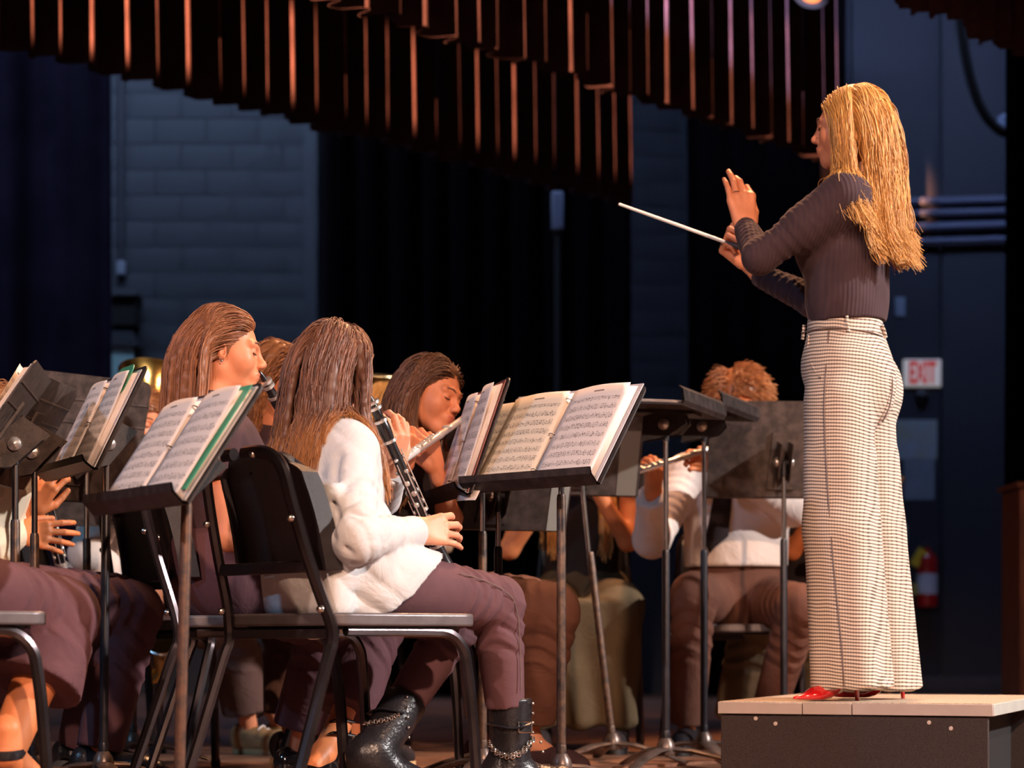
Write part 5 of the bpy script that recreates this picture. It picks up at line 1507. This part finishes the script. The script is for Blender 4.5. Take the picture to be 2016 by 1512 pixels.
# boots
toeR = Vector((0.88, 0.15, 0)); toeL = Vector((0.72, 0.05, 0))
anR = J['anR']; anL = J['anL']
bR = p.shoe(Vector((anR.x, anR.y, 0.085)), toeR, M_leather, M_sole, 0.27, 'boot', 0.17, 1.12)
kv = (J['knL'] - anL).normalized()
pb = [cone(anL - kv * 0.02, anL + kv * 0.145, 0.052, 0.056, 0.02, end='b'), cone(anL - kv * 0.045 - toeL * 0.02, anL + toeL * 0.13 - Z * 0.095, 0.043, 0.038, 0.03), cone(anL - kv * 0.03 - toeL * 0.03, anL - toeL * 0.04 - Z * 0.095, 0.040, 0.036, 0.02)]
bL = p.add('boot', [sdf_mesh(pb, 0.005)], M_leather)
p.part('sole', MB().tube([anL - toeL * 0.10 - Z * 0.125, anL + toeL * 0.02 - Z * 0.12, anL + toeL * 0.17 - Z * 0.125], [0.036, 0.034, 0.034], 10, flat=(1.2, 0.5)), M_sole, bL)
def chain(path, r, parent):
    n_ = len(path)
    for i in range(n_ - 1):
        a_, b_ = path[i], path[i + 1]; mid = (a_ + b_) / 2; d_ = (b_ - a_).normalized(); L_ = (b_ - a_).length * 0.72
        sd_ = d_.cross(Vector((0.2, -1, 0.1))).normalized() if i % 2 else d_.cross(Vector((0.2, -1, 0.1))).normalized().cross(d_)
        P_ = [mid + d_ * math.cos(w) * L_ + sd_ * math.sin(w) * r * 2.2 for w in np.linspace(0, 6.283, 11)]
        p.part('chain_link', MB().tube(P_, r * 0.75, 5), M_silver, parent)
bprR = [cone(Vector((anR.x, anR.y, 0.07)), Vector((anR.x, anR.y, 0.26)), 0.050, 0.056, 0.0), cone(Vector((anR.x, anR.y, 0.06)), Vector((anR.x, anR.y, 0.05)) + toeR * 0.14, 0.046, 0.046, 0)]
def bs(u, v, off=0.006): return on_surf(u, v, bprR, 5.4, off)
pts = smoothpath([bs(963, 1462), bs(972, 1478), bs(990, 1488), bs(1012, 1489), bs(1035, 1476), bs(1050, 1455)], 4)
chain(pts, 0.0026, bR)
chain([q + Vector((0, 0, 0.006)) for q in pts], 0.0020, bR)
p.part('strap', MB().tube(smoothpath([bs(962, 1424), bs(985, 1430), bs(1010, 1434), bs(1030, 1430), bs(1044, 1424)], 3), 0.0075, 8, flat=(1.0, 0.45)), M_leather, bR)
bk = bs(1034, 1431, 0.010)
p.part('buckle', MB().tube([bk + Vector((0.016 * a1, -0.002, 0.013 * b1)) for a1, b1 in ((-1, -1), (1, -1), (1, 1), (-1, 1), (-1, -1))], 0.0026, 6), M_silver, bR)
for k in range(6):
    q = bs(1049 + (k * 4 if k > 3 else 0), 1385 + 19 * k, 0.004)
    p.part('eyelet', MB().ball(q, 0.0038, 5), M_silver, bR)
bprL = pb
def bsl(u, v, off=0.006): return on_surf(u, v, bprL, 5.3, off)
chain(smoothpath([bsl(716, 1426), bsl(732, 1422), bsl(752, 1418), bsl(772, 1412), bsl(786, 1405)], 4), 0.0024, bL)
p.part('strap', MB().tube(smoothpath([bsl(725, 1405), bsl(745, 1396), bsl(770, 1398), bsl(795, 1404)], 3), 0.007, 8, flat=(1, 0.45)), M_leather, bL)
for k in range(6):
    p.part('eyelet', MB().ball(bsl(801 + k * 1.0, 1372 + 20 * k, 0.003), 0.0035, 5), M_silver, bL)
hair_long(p, HB_dark, length=0.40, n=3400, guides=36, M_=22, coll=p.torso(0.024) + [cone(J['shR'], J['elR'], 0.068, 0.06, 0)], part=0.0, back=0.7, rad=0.0013, seed=5, wave=0.004, tuck=True, mass=0.007, clump=0.4, lmin=0.65, layer=(0.004, 0.019), bias=(-0.10, -0.03, 0), front=-0.005)
clarinet(cl_a, cl_b, 'black clarinet with silver keys held by the white-shirted player')

# ------------------------------------------------------------------ clarinet player in plum T-shirt
p = Fig(-0.745, 5.92, 12, chest=W(440, 950, 5.94), neck=W(420, 812, 5.94), head=W(443, 690, 5.97), hy=6, pitch=-6,
        shR=W(428, 872, 5.80), shL=W(436, 868, 6.10), elR=W(452, 1058, 5.76), wrR=W(545, 1010, 5.98), elL=W(500, 1010, 6.28), wrL=W(560, 900, 6.2),
        knR=W(735, 1228, 6.10), anR=W(668, 1425, 5.98), knL=W(650, 1222, 6.32), anL=W(590, 1470, 6.35))
p.open('clarinet player in profile with straight brown hair and plum T-shirt')
J = p.J
hr = p.hand(J['wrR'], (0.8, 0.3, 0.2), (0, 0.2, 1), N=(-0.3, 1, 0))
hl = p.hand(J['wrL'], (0.5, -0.1, 0.6), (0.5, 0, -0.3))
b = p.body(SKIN[0], [hr, hl], hres=0.0030)
p.face(b, -1)
p.top(M_plumd, 'short', 0.016, 'tshirt', 0.007, up=0.42, hem=0.14)
p.trousers(M_plum, 0.095, 0.080, 0.088, (0.86, 0.86), crease=0.003, extra=[ell(J['pel'] + Z * 0.06, (0.14, 0.17, 0.11), p.Rp, 0.05, wob=lambda lx, ly, lz: 0.006 * np.sin(ly * 60) * (lz < 0.05))])
foot = Vector((-0.35, -0.9, 0))
s_ = [cone(J['anR'], J['anR'] + foot * 0.10 - Z * 0.075, 0.034, 0.030, 0.03), cone(J['anR'] + foot * 0.10 - Z * 0.075, J['anR'] + foot * 0.17 - Z * 0.11, 0.031, 0.022, 0.02)]
p.add('foot', [sdf_mesh(s_, 0.005)], SKIN[2])
s2 = [cone(J['anR'] - foot * 0.02 - Z * 0.06, J['anR'] + foot * 0.08 - Z * 0.115, 0.036, 0.036, 0.03), cone(J['anR'] + foot * 0.08 - Z * 0.115, J['anR'] + foot * 0.19 - Z * 0.125, 0.038, 0.026, 0.02), cone(J['anR'] + foot * 0.04 - Z * 0.01, J['anR'] + foot * 0.10 - Z * 0.03, 0.035, 0.02, 0.01, op='s')]
sh = p.add('shoe', [sdf_mesh(s2, 0.005)], M_patent)
p.part('strap', MB().tube(smoothpath([J['anR'] + Vector((-0.045, -0.05, -0.045)), J['anR'] + Vector((-0.01, -0.085, -0.020)), J['anR'] + Vector((0.045, -0.045, -0.03))], 4), 0.004, 6), M_patent, sh)
p.part('strap', MB().tube(smoothpath([J['anR'] + Vector((-0.04, -0.02, -0.005)), J['anR'] + Vector((0.0, -0.045, 0.012)), J['anR'] + Vector((0.04, -0.01, 0.005))], 4), 0.004, 6), M_patent, sh)
p.shoe(J['anL'], (0.9, 0.2, 0), M_patent, M_sole, 0.24)
p.part('earring', MB().ball(p.Hs(-0.004, -0.083, -0.040), 0.0036, 6).ball(p.Hs(-0.010, -0.083, -0.034), 0.0028, 6), M_silver)
hair_long(p, HB_brown, length=0.36, n=3200, guides=30, M_=20, coll=p.torso(0.02), part=0.015, back=1.15, rad=0.0013, seed=8, wave=0.0012, tuck=True, mass=0.006, clump=0.2, lmin=0.9, layer=(0.004, 0.016), front=-0.05, bias=(-0.02, -0.03, 0), tuckw=1.5)
clarinet(W(511, 731, 5.99), W(640, 955, 6.22), 'black clarinet at the lips of the player in plum')

# ------------------------------------------------------------------ auburn-haired player behind the two clarinets
p = Fig(-0.91, 7.02, 50, neck=W(525, 860, 6.98), head=W(553, 748, 6.95), hy=-12, pitch=-18, lean=0.11)
p.open('auburn-haired player half hidden between the two clarinet players')
b = p.body(SKIN[0], [p.hand(p.J['wrR'], (0.8, 0, 0.3), (0, 0, 1))], hres=0.004)
p.face(b, -1)
p.top(M_plumd, 'short', 0.016, 'tshirt', 0.009)
p.trousers(M_browng, 0.095, 0.080, 0.090, (0.80, 0.80), res=0.009)
for q in 'RL':
    p.shoe(p.J['an' + q], (1, 0, 0), M_blackc, M_tansole, 0.25)
hair_long(p, HB_auburn, length=0.28, n=1100, guides=22, M_=16, coll=p.torso(0.02), part=0.0, back=0.8, rad=0.002, seed=9, wave=0.010, mass=0.014, clump=0.5, front=-0.02, bias=(-0.15, -0.1, 0))

# ------------------------------------------------------------------ flute player
p = Fig(-0.335, 6.88, -8, lean=0.035, head=W(850, 777, 6.72), hy=-32, pitch=-14, roll=-10, neck=W(812, 888, 6.80),
        elL=W(885, 1020, 6.74), wrL=W(858, 925, 6.52), elR=W(745, 985, 6.50), wrR=W(790, 925, 6.28), knR=W(1083, 1205, 6.66), knL=W(1035, 1190, 7.05), anR=W(1040, 1448, 6.78), anL=W(960, 1490, 7.0))
p.open('flute player with long dark hair and brown trousers, eyes lowered')
J = p.J
fa, fb = W(921, 818, 6.62), W(772, 922, 6.08)
hl = p.hand(J['wrL'], (-0.25, -0.15, 0.85), (-0.6, -0.5, -0.1), curls=[(35, 45, 25), (40, 45, 25), (42, 45, 25), (45, 40, 20)], N=(-0.5, 0.3, 0.1), thumb=(0.5, 0.4), spread=6)
hr = p.hand(J['wrR'], (0.15, 0.0, 0.8), (0.6, 0.5, 0.2), curls=[(40, 50, 25)] * 4, N=(0.3, 0.4, 0))
b = p.body(SKIN[0], [hl, hr], hres=0.0032)
p.face(b, -1); p.face(b, 1)
p.top(M_blackc, 'short', 0.018, 'shirt', 0.008, up=0.8)
p.trousers(M_brown, 0.100, 0.082, 0.074, (0.86, 0.86), crease=0.003, res=0.0075)
fo = Vector((0.75, -0.5, 0)).normalized()
p.add('foot', [sdf_mesh([cone(J['anR'] + Z * 0.02, J['anR'] - Z * 0.03, 0.034, 0.033, 0.02), cone(J['anR'] - Z * 0.02, J['anR'] + fo * 0.13 - Z * 0.085, 0.034, 0.026, 0.03)], 0.006)], SKIN[1])
p.shoe(Vector((J['anR'].x, J['anR'].y, 0.085)) + fo * 0.03, fo, M_plumd, M_sole, 0.23, fat=0.95)
p.shoe(J['anL'], (1, 0, 0), M_plumd, M_sole, 0.23)
hair_long(p, HB_dark2, length=0.42, n=2800, guides=30, M_=20, coll=p.torso(0.024), part=0.0, back=0.75, rad=0.0014, seed=12, wave=0.003, mass=0.009, clump=0.5, lmin=0.8, front=-0.012, bias=(-0.06, -0.04, 0))
flute(fa, fb, 'silver flute slanting down from the dark-haired player lips')

# ------------------------------------------------------------------ player in olive skirt facing the camera
p = Fig(0.27, 8.78, -93, sc=1.12, lean=0.03, elR=W(1003, 1082, 8.60), wrR=W(1092, 960, 8.48), elL=W(1236, 1066, 8.60), wrL=W(1165, 950, 8.48), pitch=-8)
p.open('player in dark sleeveless top and long olive skirt behind the centre stand')
J = p.J
b = p.body(SKIN[2], [p.hand(J['wrR'], (0.6, -0.1, 0.8), (0.3, 0, -0.5)), p.hand(J['wrL'], (-0.6, -0.1, 0.8), (-0.3, 0, -0.5))], hres=0.004)
p.top(M_blackc, 'short', 0.012, 'top', 0.008, up=0.25, hem=0.16)
wb_ = lambda lx, ly, lz: 0.012 * np.sin(ly * 42 + 2 * np.sin(lz * 5)) * np.clip(0.25 - lz, 0, 0.4) * 2.2
kc = (J['knR'] + J['knL']) / 2
sk = [ell(J['pel'] + Z * 0.02, (0.15, 0.19, 0.13), p.Rp, 0.05, wob=lambda lx, ly, lz: 0.006 * np.sin(ly * 70)), cone(J['hipR'], J['knR'] + Z * 0.02, 0.105, 0.095, 0.05), cone(J['hipL'], J['knL'] + Z * 0.02, 0.105, 0.095, 0.05),
      rbox(Vector((kc.x, kc.y, 0.325)), (0.12, 0.225, 0.235), p.Rp, 0.03, 0.04, wob=wb_)]
p.add('skirt', [sdf_mesh(sk, 0.008)], M_olive)
for q in 'RL':
    p.shoe(J['an' + q], (-0.1, -1, 0), M_blackc, M_sole, 0.22)
hair_long(p, HB_blonde, length=0.56, n=700, guides=16, M_=16, coll=p.torso(0.02), part=0.0, back=0.4, rad=0.0026, seed=14, wave=0.008, mass=0.016, front=0.02, bias=(-0.02, -0.12, 0))

# ------------------------------------------------------------------ boy with tie playing a flute
p = Fig(0.835, 8.50, -86, sc=1.13, lean=0.02, head=W(1455, 794, 8.36), hy=-100, pitch=-16, elR=W(1283, 1062, 8.28), wrR=W(1283, 975, 8.08), elL=W(1560, 1000, 8.36), wrL=W(1420, 915, 8.16),
        knR=W(1366, 1172, 8.10), anR=W(1352, 1440, 8.2), knL=W(1575, 1195, 8.15), anL=W(1505, 1425, 8.45))
p.open('ginger-haired boy in pale shirt and dark tie playing a flute')
J = p.J
hr = p.hand(J['wrR'], (0.12, -0.1, 0.95), (0.7, 0.4, 0), curls=[(35, 50, 30)] * 4, N=(-0.2, 0.7, 0), thumb=(0.3, 0.5))
hl = p.hand(J['wrL'], (-0.9, -0.1, 0.15), (0, -0.2, 0.6), curls=[(25, 40, 30)] * 4, N=(0, -0.4, -0.7))
b = p.body(SKIN[2], [hr, hl], hres=0.004)
p.top(M_pinkw, 'long', 0.030, 'shirt', 0.008, crease=0.0012, hem=0.215, w=1.22)
tp = [on_surf(u, v, p.torso(0.036, 1.22), 7.8, 0.01) for u, v in ((1428, 900), (1424, 960), (1418, 1010), (1410, 1062), (1402, 1082))]
G = []
for i, (q, w_) in enumerate(zip(tp, (0.022, 0.030, 0.038, 0.042, 0.008))):
    G.append([tuple(q + Vector((-w_, 0, -0.012))), tuple(q + Vector((0, -0.008, 0))), tuple(q + Vector((w_, 0, 0.012)))])
o = p.part('tie', MB().grid(np.array(G)), M_blackc, fix=False); o.modifiers.new('cloth', 'SOLIDIFY').thickness = 0.006
p.trousers(M_brown, 0.105, 0.078, 0.062, (0.94, 0.94), extra=[cone(J['pel'] + Z * 0.02, J['pel'] + Z * 0.125, 0.135, 0.128, 0.03, flat=(p.l, 1.35), end='b')], crease=0.003, res=0.008)
for q, tq in (('R', (-0.2, -1, 0)), ('L', (-0.4, -1, 0))):
    p.shoe(J['an' + q], tq, M_leather, M_sole, 0.27)
hair_short(p, HB_ginger, n=1500, length=0.075, seed=3, rad=0.0022, lift=0.020)
flute(W(1445, 868, 8.10), W(1236, 935, 7.93), 'shiny flute across the pale shirt of the boy')

# ------------------------------------------------------------------ player behind the conductor
p = Fig(1.20, 9.05, -108, head=None, elR=W(1562, 1084, 8.95), wrR=W(1600, 1010, 8.8), knR=W(1490, 1225, 8.78), anR=W(1474, 1420, 8.86), knL=W(1640, 1225, 8.7), anL=W(1640, 1420, 8.75))
p.open('player mostly hidden behind the conductor, bare forearm and olive-grey trousers')
b = p.body(SKIN[2], [p.hand(p.J['wrR'], (0.3, -0.2, 0.9), (0.5, 0, 0))], hres=0.005)
p.top(M_blackc, 'short', 0.016, 'tshirt', 0.010)
p.trousers(M_oliveg, 0.10, 0.10, 0.135, (0.97, 0.97), res=0.010)
for q in 'RL':
    p.shoe(p.J['an' + q], (-0.3, -1, 0), M_blackc, M_sole, 0.24)
hair_short(p, HB_auburn, n=300, length=0.05, rad=0.003)

# ------------------------------------------------------------------ left border clarinet player, cream shirt
p = Fig(-1.53, 6.42, 8, lean=0.05, head=W(-30, 836, 6.5), hy=-5, pitch=-12, elR=W(-70, 1085, 6.24), wrR=W(30, 1050, 6.44), elL=W(-40, 1060, 6.75), wrL=W(62, 1008, 6.54), knR=W(258, 1205, 6.52), knL=W(225, 1190, 6.80), anR=W(190, 1500, 6.45), anL=W(150, 1490, 6.9))
p.open('cream-shirted clarinet player at the left border, head cut off')
J = p.J
hr = p.hand(J['wrR'], (0.85, 0.15, -0.05), (0.1, 0.1, 1), curls=[(15, 20, 15), (15, 22, 15), (18, 22, 15), (22, 22, 15)], N=(-0.2, 0.9, 0.0), spread=8)
hl = p.hand(J['wrL'], (0.45, -0.05, 0.85), (0.6, 0, -0.5), curls=[(30, 45, 30)] * 4, N=(0.3, 0.9, 0), spread=8)
b = p.body(SKIN[2], [hr, hl], hres=0.004)
p.top(M_cream, 'long', 0.020, 'shirt', 0.007, crease=0.002)
p.trousers(M_plum, 0.098, 0.085, 0.066, (0.92, 0.92), crease=0.0035)
for q in 'RL':
    p.shoe(J['an' + q], (1, 0, 0), M_leather, M_sole, 0.25)
hair_short(p, HB_auburn, n=900, length=0.05, rad=0.0018)
clarinet(W(62, 880, 6.56), W(140, 1185, 6.72), 'clarinet with silver keys at the left border, before the cream shirt')

# ------------------------------------------------------------------ white-shirted player behind the left stands
p = Fig(-1.44, 8.0, 5, head=W(272, 835, 7.95), hy=-38, pitch=-8, elR=W(170, 1090, 7.75), wrR=W(285, 1162, 7.85), knR=W(450, 1235, 8.05), knL=W(430, 1225, 8.4), anR=W(492, 1440, 8.15), anL=W(560, 1436, 8.35))
p.open('white-shirted player seen between the left stands, face turned to us')
J = p.J
hr = p.hand(J['wrR'], (0.95, 0.1, -0.15), (0.1, 0.2, 1), curls=[(10, 15, 10)] * 4, N=(0, 0.9, -0.3), spread=4)
b = p.body(SKIN[0], [hr], hres=0.004)
p.face(b, -1); p.face(b, 1)
p.top(M_pinkw, 'long', 0.022, 'shirt', 0.009, crease=0.002)
p.trousers(M_browng, 0.10, 0.085, 0.085, (0.80, 0.80), res=0.009)
for q in 'RL':
    p.shoe(J['an' + q], (0.8, -0.5, 0), M_tan, M_tansole, 0.27, 'sneaker', lace=True, fat=1.1)
hair_short(p, HB_ginger, n=700, length=0.05, rad=0.0024)
sx = empty('saxophone', W(322, 1262, 7.8), 0, 'golden saxophone bell below the chair seat at left', 'saxophone')
MB().lathe([(0.060, 0.0), (0.058, -0.004), (0.045, -0.03), (0.034, -0.08), (0.028, -0.16), (0.026, -0.17), (0.031, -0.08), (0.042, -0.03), (0.055, -0.001)], (0, 0, 0), (0.15, -0.8, 0.55), 22).build('bell', M_brass, sx)
MB().tube([Vector((0, 0, 0)) + Vector((math.cos(w), 0, 0)) * 0.058 + Vector((0, 0.56, 0.82)) * 0.058 * math.sin(w) for w in np.linspace(0, 6.283, 24)], 0.005, 6).build('bell_rim', M_silver, sx)
MB().tube(smoothpath([(-0.02, 0.13, -0.09), (-0.06, 0.16, -0.13), (-0.09, 0.15, -0.06), (-0.08, 0.13, 0.1), (-0.05, 0.12, 0.3)], 5), 0.022, 12).build('body_tube', M_brass, sx)
for k in range(9):
    MB().ball((-0.075 + 0.03 * math.sin(k * 2.1), 0.09, -0.05 + 0.035 * k), (0.012, 0.008, 0.012), 6).build('key', M_silver, sx)

# ------------------------------------------------------------------ left foreground player (legs only in view)
p = Fig(-1.36, 4.97, 36, lean=-0.02, elR=W(-260, 1080, 4.75), wrR=W(-240, 1060, 4.95), elL=W(-200, 1060, 5.1), wrL=W(-110, 1000, 5.2), knR=W(122, 1210, 5.22), anR=W(12, 1482, 5.06), knL=W(60, 1190, 5.55), anL=W(-190, 1480, 5.4))
p.open('foreground player cut by the left border, plum culottes and bare shin')
J = p.J
b = p.body(SKIN[2], [p.hand(J['wrR'], (0.8, 0.5, 0), (0, 0, 1))], hres=0.005, extra=[cone(J['knR'], J['anR'], 0.062, 0.040, 0.02)])
p.top(M_plumd, 'short', 0.016, 'tshirt', 0.009)
p.trousers(M_plum, 0.088, 0.080, 0.112, (0.52, 0.52), crease=0.003, res=0.0065)
p.add('foot', [sdf_mesh([cone(J['anR'] + Z * 0.05, J['anR'], 0.037, 0.034, 0.02), cone(J['anR'], J['anR'] + Vector((0.07, 0.08, -0.09)), 0.034, 0.030, 0.02)], 0.006)], SKIN[2])
sh = p.shoe(Vector((J['anR'].x, J['anR'].y, 0.085)), (0.75, 0.55, 0), M_leather, M_sole, 0.25)
p.part('ankle_strap', MB().tube([J['anR'] + Vector((0.040 * math.cos(w), 0.040 * math.sin(w), 0.0 + 0.006 * math.sin(w))) for w in np.linspace(0, 6.283, 18)], 0.012, 6, flat=(0.35, 1)), M_leather, sh)
p.shoe(J['anL'], (0.75, 0.55, 0), M_leather, M_sole, 0.25)
hair_short(p, HB_auburn, n=200, length=0.05, rad=0.003)

# ------------------------------------------------------------------ low brass at the back
def tuba(loc, label, bell_r, tilt, M=M_brass, hgt=0.55):
    rt = empty('tuba', loc, 0, label, 'tuba', 'low brass')
    ax = Vector(tilt).normalized()
    o = Vector((0, 0, 0))
    MB().lathe([(0.035, -hgt), (0.045, -hgt * 0.6), (0.065, -hgt * 0.3), (bell_r * 0.65, -0.06), (bell_r * 0.96, -0.008), (bell_r, 0), (bell_r * 0.98, 0.003), (bell_r * 0.62, -0.05), (0.055, -hgt * 0.3)], o, ax, 28).build('bell', M, rt)
    MB().tube([ax.orthogonal().normalized() * bell_r * math.cos(w) + ax.cross(ax.orthogonal().normalized()) * bell_r * math.sin(w) for w in np.linspace(0, 6.283, 30)], 0.006, 6).build('bell_rim', M, rt)
    for k, (r_, dz, dx) in enumerate(((0.13, -0.42, 0.10), (0.10, -0.36, 0.13), (0.075, -0.30, 0.09))):
        P_ = [Vector((dx + r_ * math.cos(w) * 0.75, -0.05 - 0.03 * k, dz + r_ * 1.35 * math.sin(w))) for w in np.linspace(0.2, 6.1, 26)]
        MB().tube(P_, 0.020 - 0.004 * k, 10).build('tubing', M, rt)
    MB().tube(smoothpath([ax * -hgt, ax * -hgt + Vector((0.03, 0, -0.10)), ax * -hgt + Vector((0.13, 0, -0.13)), ax * -hgt + Vector((0.2, 0, -0.02)), (0.2, -0.02, -0.3)], 5), [0.035] * 11 + [0.03] * 10, 12).build('bottom_bow', M, rt)
    for k in range(3):
        MB().lathe([(0.014, 0), (0.014, 0.13), (0.005, 0.131), (0.005, 0.16), (0.012, 0.161), (0.012, 0.166)], (0.06 + 0.035 * k, -0.09, -0.42), (0, 0, 1), 10).build('valve', M_silver, rt)
    return rt
tuba(W(318, 742, 8.9), 'shining brass tuba behind the left stands', 0.165, (0.25, -0.45, 0.85))
tuba(W(742, 740, 8.95), 'pale brass tuba bell rising beside the dark-haired flute player', 0.095, (0.05, -0.16, 1.0), mat('brass_pale', (0.62, 0.52, 0.30), 0.3, metal=1.0), 0.5)
p = Fig(-1.34, 9.40, -10, pitch=-5, hy=-20)
p.open('tuba player hidden behind the shining brass tuba')
p.body(SKIN[0], [], hres=0.006, res=0.014); p.top(M_pinkw, 'long', 0.02, 'shirt', 0.012); p.trousers(M_brown, res=0.012)
hair_short(p, HB_auburn, n=200, length=0.05, rad=0.003)
p = Fig(-0.62, 8.75, -5, head=W(768, 812, 8.75), hy=-10, pitch=-10, sc=1.1)
p.open('blond player whose hair shows between the white shirt and the flute player')
p.body(SKIN[0], [], hres=0.006, res=0.014); p.top(M_pinkw, 'long', 0.02, 'shirt', 0.012); p.trousers(M_brown, res=0.012)
hair_long(p, HB_blonde, length=0.30, n=400, guides=14, M_=12, coll=p.torso(0.02), rad=0.003, seed=33, wave=0.004, mass=0.016)
